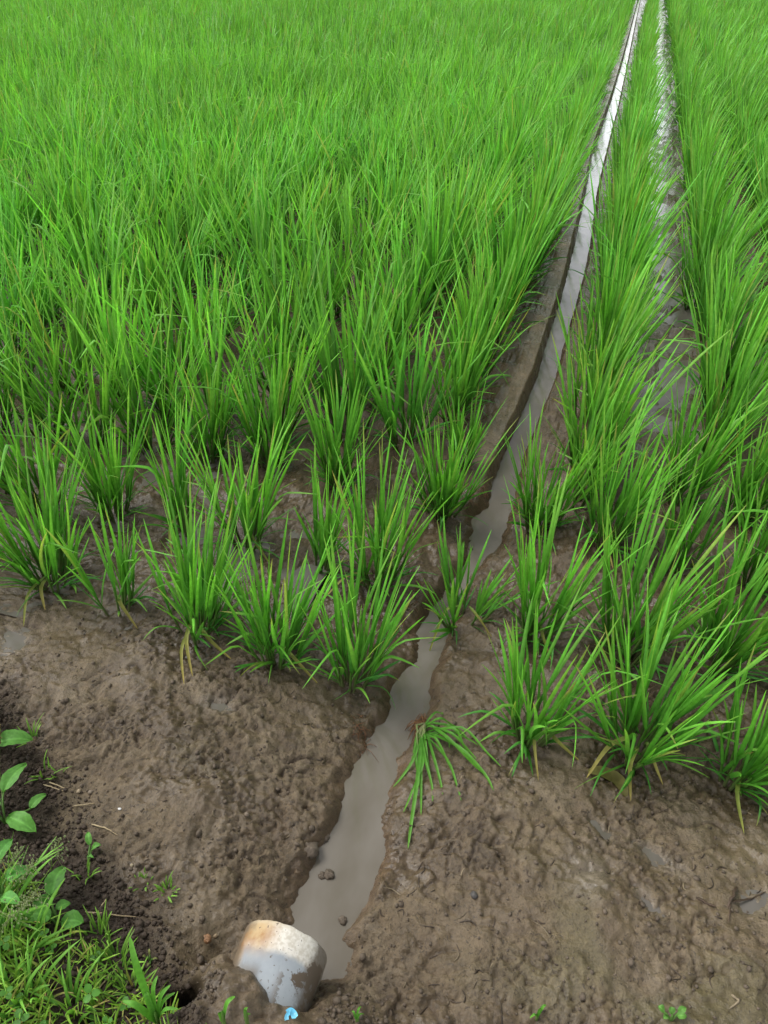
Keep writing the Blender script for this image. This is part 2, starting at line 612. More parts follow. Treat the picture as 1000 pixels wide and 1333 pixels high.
def water_mat(name, base, ripple=.05, scale=(9, 30), rough=.06):
    m, nt, out = new_mat(name)
    tc = N_(nt, 'ShaderNodeTexCoord')
    mp = N_(nt, 'ShaderNodeMapping')
    mp.inputs['Scale'].default_value = (1.6, .8, 1)
    nt.links.new(tc.outputs['Object'], mp.inputs['Vector'])
    n1 = N_(nt, 'ShaderNodeTexNoise', Scale=scale[0], Detail=3.0)
    n2 = N_(nt, 'ShaderNodeTexNoise', Scale=scale[1], Detail=4.0, Roughness=.6)
    nt.links.new(mp.outputs[0], n1.inputs['Vector'])
    nt.links.new(mp.outputs[0], n2.inputs['Vector'])
    cr = N_(nt, 'ShaderNodeValToRGB')
    cr.color_ramp.elements[0].position = .32
    cr.color_ramp.elements[0].color = (base[0] * .74, base[1] * .72, base[2] * .66, 1)
    cr.color_ramp.elements[1].position = .68
    cr.color_ramp.elements[1].color = (*base, 1)
    nt.links.new(n1.outputs['Fac'], cr.inputs['Fac'])
    pr = N_(nt, 'ShaderNodeBsdfPrincipled')
    pr.inputs['Roughness'].default_value = rough
    pr.inputs['IOR'].default_value = 1.4
    nt.links.new(cr.outputs[0], pr.inputs['Base Color'])
    ad = N_(nt, 'ShaderNodeMath', operation='MULTIPLY_ADD')
    ad.inputs[1].default_value = .4
    nt.links.new(n2.outputs['Fac'], ad.inputs[0])
    nt.links.new(n1.outputs['Fac'], ad.inputs[2])
    bp = N_(nt, 'ShaderNodeBump')
    bp.inputs['Distance'].default_value = .02
    bp.inputs['Strength'].default_value = ripple
    nt.links.new(ad.outputs[0], bp.inputs['Height'])
    nt.links.new(bp.outputs[0], pr.inputs['Normal'])
    nt.links.new(pr.outputs[0], out.inputs['Surface'])
    return m


def col_mat(name, rough=.6, noise=120.0, lo=.8, hi=1.2, bump=.3, spec=.4):
    m, nt, out = new_mat(name)
    at = N_(nt, 'ShaderNodeVertexColor', layer_name='Col')
    tc = N_(nt, 'ShaderNodeTexCoord')
    no = N_(nt, 'ShaderNodeTexNoise', Scale=noise, Detail=5.0)
    nt.links.new(tc.outputs['Object'], no.inputs['Vector'])
    mr = N_(nt, 'ShaderNodeMapRange')
    mr.inputs['From Min'].default_value = .3
    mr.inputs['From Max'].default_value = .7
    mr.inputs['To Min'].default_value = lo
    mr.inputs['To Max'].default_value = hi
    nt.links.new(no.outputs['Fac'], mr.inputs['Value'])
    mul = N_(nt, 'ShaderNodeVectorMath', operation='SCALE')
    nt.links.new(at.outputs['Color'], mul.inputs[0])
    nt.links.new(mr.outputs['Result'], mul.inputs['Scale'])
    pr = N_(nt, 'ShaderNodeBsdfPrincipled')
    pr.inputs['Roughness'].default_value = rough
    pr.inputs['Specular IOR Level'].default_value = spec
    nt.links.new(mul.outputs[0], pr.inputs['Base Color'])
    bp = N_(nt, 'ShaderNodeBump')
    bp.inputs['Distance'].default_value = .003
    bp.inputs['Strength'].default_value = bump
    nt.links.new(no.outputs['Fac'], bp.inputs['Height'])
    nt.links.new(bp.outputs[0], pr.inputs['Normal'])
    nt.links.new(pr.outputs[0], out.inputs['Surface'])
    return m


def pipe_mat():
    """grey plastic pipe: chalky white end band, rust stain down the left of the band, mud splashed on the flanks"""
    m, nt, out = new_mat('grey_plastic')
    tc = N_(nt, 'ShaderNodeTexCoord')
    sep = N_(nt, 'ShaderNodeSeparateXYZ')
    nt.links.new(tc.outputs['Object'], sep.inputs[0])
    no = N_(nt, 'ShaderNodeTexNoise', Scale=26.0, Detail=6.0, Roughness=.65)
    nf = N_(nt, 'ShaderNodeTexNoise', Scale=190.0, Detail=4.0)
    nb = N_(nt, 'ShaderNodeTexNoise', Scale=11.0, Detail=5.0, Roughness=.6)
    for n in (no, nf, nb):
        nt.links.new(tc.outputs['Object'], n.inputs['Vector'])

    def math_(op, a, b=None, c=None):
        n = N_(nt, 'ShaderNodeMath', operation=op)
        for i, q in enumerate((a, b, c)):
            if q is None:
                continue
            if isinstance(q, (int, float)):
                n.inputs[i].default_value = q
            else:
                nt.links.new(q, n.inputs[i])
        return n.outputs[0]

    def ramp(v, a, b):
        n = N_(nt, 'ShaderNodeMapRange', interpolation_type='SMOOTHSTEP')
        n.inputs['From Min'].default_value = a
        n.inputs['From Max'].default_value = b
        nt.links.new(v, n.inputs['Value'])
        return n.outputs[0]

    def mix(f, a, b):
        n = N_(nt, 'ShaderNodeMix', data_type='RGBA')
        nt.links.new(f, n.inputs['Factor'])
        for k, q in (('A', a), ('B', b)):
            sock = [s for s in n.inputs if s.name == k and s.type == 'RGBA'][0]
            if isinstance(q, tuple):
                sock.default_value = (*q, 1)
            else:
                nt.links.new(q, sock)
        return [s for s in n.outputs if s.type == 'RGBA'][0]
    # object space: y runs along the pipe to its mouth at y = 0, x across, z up
    yy = math_('MULTIPLY_ADD', no.outputs['Fac'], .016, sep.outputs['Y'])
    xx = math_('MULTIPLY_ADD', nb.outputs['Fac'], .03, sep.outputs['X'])
    c = mix(ramp(nb.outputs['Fac'], .35, .65), (.25, .28, .305), (.33, .36, .38))
    band = ramp(yy, -.034, -.024)
    c = mix(band, c, mix(ramp(nf.outputs['Fac'], .30, .62), (.50, .46, .38), (.66, .63, .56)))
    rustx = ramp(xx, .022, -.012)
    rusty = math_('MAXIMUM', ramp(yy, -.050, -.012), math_('MULTIPLY', ramp(sep.outputs['X'], -.034, -.052), ramp(yy, -.1, -.03)))
    rust = math_('MULTIPLY', math_('MULTIPLY', rustx, rusty), ramp(no.outputs['Fac'], .22, .42))
    c = mix(rust, c, mix(ramp(no.outputs['Fac'], .40, .62), (.30, .155, .055), (.44, .32, .17)))
    lipx = math_('MULTIPLY', ramp(sep.outputs['Y'], -.009, -.002), ramp(xx, .04, .01))
    c = mix(math_('MULTIPLY', lipx, .6), c, (.50, .43, .31))
    # mud: on both flanks, plus patches toward the right of the mouth
    zz = math_('MULTIPLY_ADD', no.outputs['Fac'], -.055, sep.outputs['Z'])
    flank = ramp(zz, .022, .004)
    patch = math_('MULTIPLY', math_('MULTIPLY', ramp(no.outputs['Fac'], .49, .53), ramp(sep.outputs['X'], .012, .03)), ramp(sep.outputs['Y'], -.012, -.022))
    lower = math_('MULTIPLY', math_('MULTIPLY', ramp(yy, -.040, -.070), ramp(xx, .012, -.004)), ramp(no.outputs['Fac'], .40, .50))
    speck = ramp(nf.outputs['Fac'], .66, .69)
    mud = math_('MAXIMUM', math_('MAXIMUM', math_('MULTIPLY', flank, .85), patch), math_('MAXIMUM', math_('MULTIPLY', speck, .75), lower))
    c = mix(mud, c, (.115, .088, .062))
    pr = N_(nt, 'ShaderNodeBsdfPrincipled')
    nt.links.new(c, pr.inputs['Base Color'])
    ro = N_(nt, 'ShaderNodeMapRange')
    ro.inputs['To Min'].default_value = .58
    pr.inputs['Specular IOR Level'].default_value = .3
    ro.inputs['To Max'].default_value = .7
    nt.links.new(mud, ro.inputs['Value'])
    nt.links.new(ro.outputs[0], pr.inputs['Roughness'])
    bp = N_(nt, 'ShaderNodeBump')
    bp.inputs['Distance'].default_value = .003
    bp.inputs['Strength'].default_value = .3
    nt.links.new(math_('MULTIPLY_ADD', nf.outputs['Fac'], .25, mud), bp.inputs['Height'])
    nt.links.new(bp.outputs[0], pr.inputs['Normal'])
    nt.links.new(pr.outputs[0], out.inputs['Surface'])
    return m


M_LEAF = leaf_mat('rice_leaf')
M_STEM = leaf_mat('rice_stem', trans=.15, rough=.5)
M_DRY = leaf_mat('withered_leaf', trans=.25, rough=.6)
M_WEED = leaf_mat('weed_leaf', trans=.3, rough=.5, noise=160)
M_MUD = mud_mat()
M_WATER = water_mat('muddy_water', (.175, .158, .132), .03, (10, 42), .04)
M_PUD = water_mat('puddle_water', (.15, .136, .120), .05, (12, 60), .05)
M_PIPE = pipe_mat()
M_MISC = col_mat('debris')
M_CRUMB = col_mat('soil', rough=.75, noise=300, bump=.5)
M_GLOSS = col_mat('thin_plastic', rough=.3, noise=60, bump=.1)

# ------------------------------------------------------------------ ground
def axis(lo_fine, hi_fine, d, lo, hi, r0, r1):
    a = list(np.arange(lo_fine, hi_fine, d))
    s, x = d, a[-1]
    while x < hi:
        s *= r1
        x += s
        a.append(x)
    s, x = d, a[0]
    b = []
    while x > lo:
        s *= r0
        x -= s
        b.append(x)
    return np.array(b[::-1] + a)


def smooth_growth(xs):
    return xs


gx = axis(-1.0, .62, .0030, -400, 400, 1.03, 1.03)
gy = list(np.arange(.25, 1.15, .0030))
s_, y_ = .0030, gy[-1]
while y_ < 400:
    s_ *= 1.013 if y_ < 32 else 1.12
    y_ += s_
    gy.append(y_)
s_, y_ = .0030, gy[0]
lo = []
while y_ > -60:
    s_ *= 1.12
    y_ -= s_
    lo.append(y_)
gy = np.array(lo[::-1] + gy)
GX, GY = np.meshgrid(gx, gy)
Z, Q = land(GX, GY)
shp = Z.shape
GXL, GYL = gx.tolist(), gy.tolist()
nx, ny = len(gx), len(gy)
ii = np.arange(ny - 1)[:, None] * nx + np.arange(nx - 1)[None, :]
FQ = np.stack([ii, ii + 1, ii + nx + 1, ii + nx], -1).reshape(-1, 4)


def mixc(c, d, f):
    return c * (1 - f[..., None]) + np.array(d) * f[..., None]


c = np.zeros(shp + (3,))
c[:] = (.140, .110, .070)
v1 = sstep(-.5, .6, fbm(GX, GY, 4.5, 4, 91))
c = mixc(c, (.092, .070, .045), v1 * .75)
c = mixc(c, (.176, .144, .099), sstep(.1, .7, fbm(GX, GY, 6, 3, 95)) * .7)
c = mixc(c, (.105, .078, .050), sstep(.1, .6, fbm(GX, GY, 13, 3, 97)) * .5)
moss = sstep(.05, .6, fbm(GX, GY, 5, 3, 99)) * (sstep(-.1, .2, GX) * sstep(.75, .5, GY) + .7 * gauss(GX, GY, -.55, .52, .1, .14))
c = mixc(c, (.098, .093, .045), np.clip(moss, 0, 1) * .55)
c = mixc(c, (.060, .045, .032), np.clip(Q['rid'] * Q['rough'] * .5 + Q['crm'] * .5 + Q['crev'] * .5, 0, 1))  # darker furrows, cracks and crevices, with shade of the recesses painted in
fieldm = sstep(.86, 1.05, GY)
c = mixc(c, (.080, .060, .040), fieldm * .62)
c = mixc(c, (.050, .040, .030), Q['hol'] * .6)  # wet earth round the clump bases, with contact shade painted into it
c = mixc(c, (.190, .168, .140), np.clip(Q['pud'] * 1.2, 0, 1) * .6)
c = mixc(c, (.098, .060, .035), Q['bank'] * (.50 + .45 * Q['clean']) * (Q['din'] < .03))
c = mixc(c, (.215, .168, .115), Q['smooth'] * .85)
c = mixc(c, (.036, .025, .017), Q['dark'] * .9)
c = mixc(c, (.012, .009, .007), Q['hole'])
c = mixc(c, (.10, .085, .066), Q['lane'] * .6)
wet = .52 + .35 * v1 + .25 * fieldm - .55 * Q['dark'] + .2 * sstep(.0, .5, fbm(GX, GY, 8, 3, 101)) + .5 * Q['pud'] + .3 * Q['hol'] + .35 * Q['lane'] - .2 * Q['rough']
wet = np.clip(wet, 0, 1)
c = c * np.array((1.0, .945, .87))
GV = np.stack([GX, GY, Z], -1).reshape(-1, 3)
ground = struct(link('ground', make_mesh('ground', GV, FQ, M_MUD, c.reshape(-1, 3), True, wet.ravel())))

# water in the ditch
ys = np.concatenate([np.linspace(.39, 2.2, 120), np.linspace(2.23, 30, 220)])
el, er = edge_l(ys) - .03, edge_r(ys) + .03
wv, nl = [], 7
for k in range(nl):
    f = k / (nl - 1)
    wv.append(np.stack([el * (1 - f) + er * f, ys, np.full_like(ys, ZW)], -1))
wv = np.stack(wv, 1).reshape(-1, 3)
i_ = np.arange(len(ys) - 1)[:, None] * nl + np.arange(nl - 1)[None, :]
struct(link('water', make_mesh('water', wv, np.stack([i_, i_ + 1, i_ + nl + 1, i_ + nl], -1).reshape(-1, 4), M_WATER)))


def sheet(name, x0, x1, y0, y1, z, mat):
    return struct(link(name, make_mesh(name, [(x0, y0, z), (x1, y0, z), (x1, y1, z), (x0, y1, z)], [(0, 1, 2, 3)], mat)))


for (px, py, rx, ry, rot, dep) in PUDDLES[:-1]:
    a = np.arange(28) / 28 * 2 * np.pi
    zc = np.percentile(HA(px + rng.normal(0, rx * .5, 90), py + rng.normal(0, ry * .5, 90)), 42)
    vs = [(px + rx * 1.25 * math.cos(t) * math.cos(rot) - ry * 1.25 * math.sin(t) * math.sin(rot),
           py + rx * 1.25 * math.cos(t) * math.sin(rot) + ry * 1.25 * math.sin(t) * math.cos(rot), zc) for t in a]
    struct(link('puddle', make_mesh('puddle', vs, [tuple(range(28))], M_PUD)))
sheet('standing_water', -2.6, -.49, .86, 1.75, -.0095, M_PUD)
sheet('standing_water', .13, .44, 1.72, 30, -.0105, M_PUD)
sheet('standing_water', .46, 2.5, .98, 2.9, -.0155, M_PUD)
sheet('standing_water', -.56, -.38, 1.9, 20, -.017, M_PUD)

# ------------------------------------------------------------------ rice
G_DARK = np.array((.046, .185, .025))
G_MID = np.array((.097, .320, .036))
G_LITE = np.array((.152, .400, .048))
G_TIP = np.array((.200, .435, .062))
STRAW = np.array((.42, .33, .10))


def rice(seed, n_till=11, height=.40, spread=1.0, lod=0, droop=1.0, wide=1.0):
    """one hill of young rice: stems (sheaths), blades. returns blade arrays, stem arrays, both about the hill's base"""
    r = np.random.default_rng(seed)
    nb = [4, 4, 3][lod]
    seg = [8, 5, 3][lod]
    tl_az = r.uniform(0, 2 * np.pi, n_till)
    rad = np.sqrt(r.uniform(0, 1, n_till)) * .026 * spread
    tilt = np.radians(3 + 12 * (rad / .026) * r.uniform(.5, 1.3, n_till) * spread + r.uniform(0, 5, n_till))
    base = np.stack([rad * np.cos(tl_az), rad * np.sin(tl_az), np.full(n_till, -.015)], 1)
    vig = r.uniform(.72, 1.08, n_till)
    sh = height * r.uniform(.24, .34, n_till) * vig
    az, th0, bend, L, W, root, c0, c1, kink = ([] for _ in range(9))
    for i in range(n_till):
        for k in range(nb):
            f = k / (nb - 1)                   # 0 oldest, lowest; 1 youngest
            a = tl_az[i] + (math.pi * k) * .5 + r.normal(0, .7)
            hgt = sh[i] * (.30 + .70 * f)
            d = np.array((math.sin(tilt[i]) * math.cos(tl_az[i]), math.sin(tilt[i]) * math.sin(tl_az[i]), math.cos(tilt[i])))
            rt = base[i] + d * hgt
            if k == 0:
                t = math.radians(r.uniform(16, 52))
                ln = height * r.uniform(.20, .38)
                bd = math.radians(r.uniform(5, 60) * droop)
                w = r.uniform(.005, .0085)
            elif k < nb - 1 and k == 1:
                t = math.radians(r.uniform(6, 27))
                ln = height * r.uniform(.42, .62) * vig[i]
                bd = math.radians(r.uniform(0, 30) * droop)
                w = r.uniform(.006, .0105)
            else:
                t = math.radians(r.uniform(1, 15))
                ln = height * r.uniform(.60, .86) * vig[i]
                bd = math.radians(r.uniform(-3, 17) * droop)
                w = r.uniform(.0066, .0114)
            a2 = a
            # blend the blade's own direction with the lean of its stem
            dx = math.sin(t) * math.cos(a2) + d[0]
            dy = math.sin(t) * math.sin(a2) + d[1]
            az.append(math.atan2(dy, dx))
            th0.append(min(1.35, math.hypot(dx, dy)))
            bend.append(bd)
            L.append(ln)
            W.append(w * wide * (1.0 if lod < 2 else 1.45))
            root.append(rt)
            q = r.uniform()
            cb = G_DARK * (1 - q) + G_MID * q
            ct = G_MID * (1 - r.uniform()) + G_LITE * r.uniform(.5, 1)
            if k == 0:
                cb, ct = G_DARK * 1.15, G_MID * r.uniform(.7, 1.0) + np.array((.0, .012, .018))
            if r.uniform() < .018:
                ct = ct * .5 + STRAW * .6
            elif r.uniform() < .30:
                ct = G_TIP
            c0.append(cb)
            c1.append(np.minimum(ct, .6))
            kink.append(math.radians(r.uniform(30, 80)) if r.uniform() < (.17 if k < 2 else .07) else 0.0)
    n = len(az)
    arr = [np.array(q) for q in (root, az, th0, bend, L, W, c0, c1)]
    bl = strips(*arr, seg=seg, fold=.26, tw0=r.normal(0, .35, n), tw1=r.normal(0, .8, n), swirl=r.normal(0, .22, n), kink=np.array(kink),
                flatstrip=lod == 2, tipm=(r.uniform(size=n) < (.14 if lod == 0 else .04)) * .85)
    bl[0][:, 2] = np.maximum(bl[0][:, 2], .004 + .004 * r.uniform(size=len(bl[0])))
    if lod == 2:
        return bl, None
    K = 4 if lod == 0 else 3
    s = np.linspace(0, 1, K)[None, :, None]
    D = np.stack([np.sin(tilt) * np.cos(tl_az), np.sin(tilt) * np.sin(tl_az), np.cos(tilt)], 1)
    P = base[:, None, :] + D[:, None, :] * s * sh[:, None, None] * 1.05
    R = (np.linspace(.0034, .0019, K)[None, :] * r.uniform(.8, 1.2, n_till)[:, None])
    st = tubes(P, R, np.tile(np.array((.105, .095, .048)), (n_till, 1)), np.tile(np.array((.07, .20, .02)), (n_till, 1)), 5 if lod == 0 else 4)
    return bl, st


def lean_rot(x, y, rz, extra=0.0):
    """slight lean of the stand to the right and away, with the wind"""
    amt = .05 + .05 * float(perlin(np.array([x * .9]), np.array([y * .9]), 201)[0]) + extra
    ax = Vector((-.35, 1, 0)).normalized()
    return (Matrix.Rotation(amt, 3, ax) @ Matrix.Rotation(rz, 3, 'Z')).to_euler()


# nearest hills, one by one: photo pixel of the base, tillers, height, spread, label
NEAR = [
    (70, 765, 17, .43, 1.25, 'big spreading rice clump at the left end of the front row', 2),
    (155, 797, 6, .35, .9, 'thin front row rice clump with one yellow leaf hanging to the mud', 1),
    (258, 830, 15, .42, 1.25, 'broad rice clump with dry low leaves, between the thin clump and the mud edge', 3),
    (362, 861, 15, .37, 1.2, 'squat dense rice clump at the mud edge, one short of the ditch', 1),
    (458, 893, 10, .40, 1.0, 'rice clump on the left ditch bank whose folded leaves dangle over the edge', 0),
    (150, 676, 11, .40, 1.0, 'dark green rice clump standing in a puddle behind the thin front clump', 0),
    (240, 697, 6, .44, .8, 'sparse rice clump with one tall broad leaf, second row from the bare mud', 1),
    (322, 712, 12, .40, 1.1, 'rice clump beside a water glint, behind the squat mud edge clump', 1),
    (416, 747, 6, .36, .8, 'thin upright rice clump on churned mud left of the ditch, second row', 0),
    (492, 767, 12, .40, 1.05, 'rice clump on the rough mud left of the ditch, just behind the bank clump', 1),
    (275, 602, 12, .38, 1.0, 'rice clump with arching leaf, third row back on the left side', 1),
    (352, 611, 13, .39, 1.0, 'dense upright rice clump in the middle of the third row on the left side', 0),
    (440, 637, 14, .38, 1.05, 'rice clump with low bent leaves, third row, next to the big ditch corner clump', 1),
    (575, 672, 18, .37, 1.2, 'large dark rice clump at the ditch corner where the clean cut bank ends', 0),
    (604, 607, 7, .27, .95, 'small rice clump on the smooth bank shoulder beside the ditch', 0),
    (600, 812, 9, .25, 1.5, 'short spreading rice clump overhanging the water, with leaves over the ditch', 2),
    (700, 693, 13, .37, 1.05, 'rice clump on the right bank where the ditch water widens', 0),
    (786, 715, 14, .43, 1.1, 'rice clump in second field row right of the ditch with low pale leaves', 1),
    (695, 835, 11, .40, 1.1, 'rice clump right of the ditch, behind the right front row clump with hanging dead leaf', 1),
    (812, 858, 13, .44, 1.15, 'tall open rice clump right behind the biggest front clump on the right side', 0),
    (690, 968, 12, .37, 1.15, 'front rice clump right of the ditch with a dead leaf hanging straight down', 2),
    (826, 990, 18, .40, 1.35, 'biggest wide rice clump at the mud edge on the right, above the dead brown leaf', 3),
    (955, 1022, 12, .36, 1.1, 'rightmost front rice clump at the mud edge, standing in dark mud', 1),
    (925, 870, 12, .42, 1.1, 'rice clump in the second row at the right edge, beside a small puddle', 0),
    (882, 657, 12, .42, 1.0, 'rice clump at the near end of the row right of the wet wheel track', 0),
    (957, 682, 12, .40, 1.0, 'rice clump one row further right than the wheel track row, near the mud ridge', 0),
    (882, 742, 6, .30, 1.0, 'small thin rice clump in front of the mud ridge on the right', 0),
    (975, 768, 12, .40, 1.0, 'rice clump at the right frame edge in front of the mud ridge', 0),
]
hills = []          # (x, y, seed-ish)
taken = []


def clear(x, y, d):
    return all((x - a) ** 2 + (y - b) ** 2 > d * d for a, b in taken)


def withered(x, y, z, seed, which):
    """a dead leaf bent from the clump down to the mud"""
    r = np.random.default_rng(seed * 31 + which)
    a = r.uniform(-2.7, -.5)
    ln = r.uniform(.07, .13)
    a0 = np.array((x + .015 * math.cos(a), y + .015 * math.sin(a), z + r.uniform(.035, .07)))
    mx, my = x + ln * .6 * math.cos(a), y + ln * .6 * math.sin(a)
    ex, ey = x + ln * 1.1 * math.cos(a + .2), y + ln * 1.1 * math.sin(a + .2)
    pts = [a0, (mx, my, max(a0[2] * .9, H(mx, my) + .03)), (ex, ey, H(ex, ey) + .004)]
    pts = [np.array(p) - np.array((x, y, z)) for p in pts]
    c1 = STRAW if r.uniform() < .6 else np.array((.30, .30, .07))
    return path_ribbon(pts, r.uniform(.006, .009), np.array((.10, .20, .03)), c1, 9, .3)


CROPS = 'rice clumps planted in the paddy'
for i, (u, v, nt_, ht, sp, lab, dead) in enumerate(NEAR):
    x, y, z = T(u, v - (9 if v > 900 else 3))
    taken.append((x, y))
    e = bpy.data.objects.new('rice_plant', None)
    COL.objects.link(e)
    e.empty_display_size = .05
    e.location = (x, y, z)
    right = x > edge_r(y)
    e.rotation_euler = lean_rot(x, y, 0, .035 if right else .0)
    tag(e, lab, 'rice plant', CROPS)
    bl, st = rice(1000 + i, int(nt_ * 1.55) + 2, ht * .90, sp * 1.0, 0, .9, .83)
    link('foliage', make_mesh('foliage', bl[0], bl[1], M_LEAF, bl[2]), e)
    link('stems', make_mesh('stems', st[0], st[1], M_STEM, st[2]), e)
    for k in range(dead):
        w = withered(x, y, z, i, k)
        o = link('withered_leaf', make_mesh('withered_leaf', w[0], w[1], M_DRY, w[2]), e)
        o['label'] = 'yellowed leaf drooping to the mud'

# the rest of the stand: headland rows across, field rows along the ditch
spots = []
for (y0, xs) in [(.94, (-1.26, -1.45)), (1.21, (-1.25, -1.43, -1.61, -1.79)), (1.50, (-1.14, -1.32, -1.5, -1.68, -1.86, -2.04)), (1.74, tuple(-.47 - .185 * q for q in range(10))), (.86, (.56, .74)),
                 (1.12, (.53, .70, .88)), (1.43, (.62, .80, .98)), (1.67, (.60, .78, .96, 1.14))]:
    for x in xs:
        spots.append((x + rng.normal(0, .015), y0 + rng.normal(0, .02), 'headland', 0, 0))
ROWS = [(-.30 - .333 * k, k, 'left') for k in range(0, 78)] + [(.045, 0, 'right')] + [(.435 + .315 * k, k + 1, 'right') for k in range(0, 44)]
for (rx, k, side) in ROWS:
    y = 1.95 if side == 'left' else (1.63 if k == 0 else 1.93)
    y += rng.uniform(-.04, .04)
    j = 0
    while y < 34:
        # the stand as far to each side as this lens and a step aside could see
        if -2.6 - .80 * y < rx < 2.4 + .20 * y:
            xx = rx + rng.normal(0, .022)
            if side == 'left' and k == 0:
                xx = min(xx, edge_l(y) - (.18 if y < 3.8 else .155))
            if side == 'right' and k == 0:
                xx = max(xx, edge_r(y) + (.135 if y < 4 else .13))
            if clear(xx, y, .11) and rng.uniform() > .012:
                spots.append((xx, y, side, k, j))
            j += 1
        y += .155 + rng.normal(0, .014)


def in_view(x, y):
    a, b = project((x, y, 0.02)), project((x, y, .33))
    for p in (a, b):
        if p and -40 < p[0] < 1040 and -15 < p[1] < 1360:
            return True
    return False


order = sorted(range(len(spots)), key=lambda i: math.hypot(spots[i][0], spots[i][1]))
vis = [i for i in order if in_view(*spots[i][:2])]
single = set(vis[:300 - len(NEAR) - 1])
VAR = []
for k in range(28):
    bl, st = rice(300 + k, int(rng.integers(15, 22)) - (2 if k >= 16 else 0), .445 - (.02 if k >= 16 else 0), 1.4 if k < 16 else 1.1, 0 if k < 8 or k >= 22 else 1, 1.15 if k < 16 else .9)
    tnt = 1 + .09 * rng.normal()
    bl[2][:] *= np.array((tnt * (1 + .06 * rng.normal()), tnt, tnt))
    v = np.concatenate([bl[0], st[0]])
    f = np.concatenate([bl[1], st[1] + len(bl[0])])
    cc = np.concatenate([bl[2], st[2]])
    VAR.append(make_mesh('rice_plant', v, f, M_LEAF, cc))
ORD = ['nearest', 'second nearest', 'third nearest', 'fourth nearest', 'fifth nearest', 'sixth nearest', 'seventh nearest', 'eighth nearest', 'ninth nearest', 'tenth nearest', 'eleventh nearest', 'twelfth nearest', 'thirteenth nearest']
ROWN = ['first', 'second', 'third', 'fourth', 'fifth', 'sixth', 'seventh', 'eighth', 'ninth', 'tenth']


def margin(side, k, y):
    return side == 'right' and (k == 0 or k == 1 and y > 3.1) or side == 'left' and k == 0


counts = {}
for i in order:
    if i not in single:
        continue
    x, y, side, k, j = spots[i]
    dist = math.hypot(x, y)
    me = VAR[int(rng.integers(0, 8))] if dist < 2.6 else VAR[int(rng.integers(8, 16))]
    if margin(side, k, y):
        me = VAR[int(rng.integers(22, 28))] if dist < 2.6 else VAR[int(rng.integers(16, 22))]
    sc = float(np.clip(rng.normal(1.0, .08) * (1 + .13 * perlin(np.array([x * .8]), np.array([y * .8]), 221)[0]), .75, 1.18))
    o = link('rice_plant', me, None, (x, y, H(x, y)), lean_rot(x, y, rng.uniform(0, 6.28), .06 if side == 'right' else 0.0), (sc, sc, sc * rng.uniform(.95, 1.06)))
    ck = (side, k, x < 0 and y > 1.62)
    n = min(counts.get(ck, 0), 99)
    counts[ck] = n + 1
    if side == 'headland':
        if x < 0 and y > 1.62:
            lab = f'rice clump standing {ORD[n]} along the fourth cross row left of the ditch'
        elif x < 0:
            lab = f'rice clump at the left frame edge, {("beside the bare mud", "one row behind the bare mud", "two rows behind the bare mud")[0 if y < 1.05 else 1 if y < 1.35 else 2]}'
        else:
            lab = f'rice clump at the right frame edge, {("beside the bare mud", "one row behind the bare mud", "two rows behind the bare mud", "just behind the mud ridge")[0 if y < 1.0 else 1 if y < 1.3 else 2 if y < 1.55 else 3]}'
        grp = lab[:70]
    elif k < 10 and n < 10:
        where = f'{ROWN[k]} row {side} of the ditch'
        lab = f'rice clump standing {ORD[n]} in the {where}'
        grp = CROPS
    elif side == 'left':
        lab = 'rice clump deep in the closed green stand on the left of the ditch'
        grp = 'rice clumps merged in the closed stand left of the ditch'
    else:
        lab = 'rice clump deep in the closed green stand on the right of the ditch'
        grp = 'rice clumps merged in the closed stand right of the ditch'
    tag(o, lab, 'rice plant', grp)

# beyond the three hundred largest: the far stand that reads as one mass
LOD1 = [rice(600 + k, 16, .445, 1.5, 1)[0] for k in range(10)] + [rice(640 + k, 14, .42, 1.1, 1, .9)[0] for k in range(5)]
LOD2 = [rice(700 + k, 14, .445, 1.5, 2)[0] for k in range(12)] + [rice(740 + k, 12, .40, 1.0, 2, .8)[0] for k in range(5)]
acc = Acc()
buckets = {}
for i in order:
    if i in single:
        continue
    x, y = spots[i][:2]
    d = math.hypot(x, y)
    lod = 1 if d < 8.5 else 2
    base_n = 10 if lod == 1 else 12
    key = (lod, int(rng.integers(base_n, base_n + 5)) if margin(spots[i][2], spots[i][3], y) else int(rng.integers(0, base_n)))
    buckets.setdefault(key, []).append((x, y, spots[i][2]))
for (lod, k), pts in buckets.items():
    v, f, cc = (LOD1 if lod == 1 else LOD2)[k]
    P = np.array([p[:2] for p in pts])
    n = len(P)
    a = rng.uniform(0, 2 * np.pi, n)
    s = np.clip(rng.normal(1, .09, n) * (1 + .13 * perlin(P[:, 0] * .8, P[:, 1] * .8, 221)), .75, 1.2)
    zg = HA(P[:, 0], P[:, 1])
    amt = .05 + .05 * perlin(P[:, 0] * .9, P[:, 1] * .9, 201) + np.array([.06 if p[2] == 'right' else 0.0 for p in pts])
    ca, sa = np.cos(a)[:, None], np.sin(a)[:, None]
    X = (v[None, :, 0] * ca - v[None, :, 1] * sa) * s[:, None]
    Y = (v[None, :, 0] * sa + v[None, :, 1] * ca) * s[:, None]
    Zz = v[None, :, 2] * s[:, None]
    X = X + amt[:, None] * Zz * .94
    Y = Y + amt[:, None] * Zz * .33
    VV = np.stack([X + P[:, 0:1], Y + P[:, 1:2], Zz + zg[:, None]], -1).reshape(-1, 3)
    FF = (f[None] + (np.arange(n) * len(v))[:, None, None]).reshape(-1, 4)
    tint = 1 + .16 * perlin(P[:, 0] * .5, P[:, 1] * .5, 211) + rng.normal(0, .06, n)
    CC = (cc[None] * tint[:, None, None]).reshape(-1, 3)
    acc.add(VV, FF, CC)
o = link('far_rice', acc.mesh('far_rice', M_LEAF))
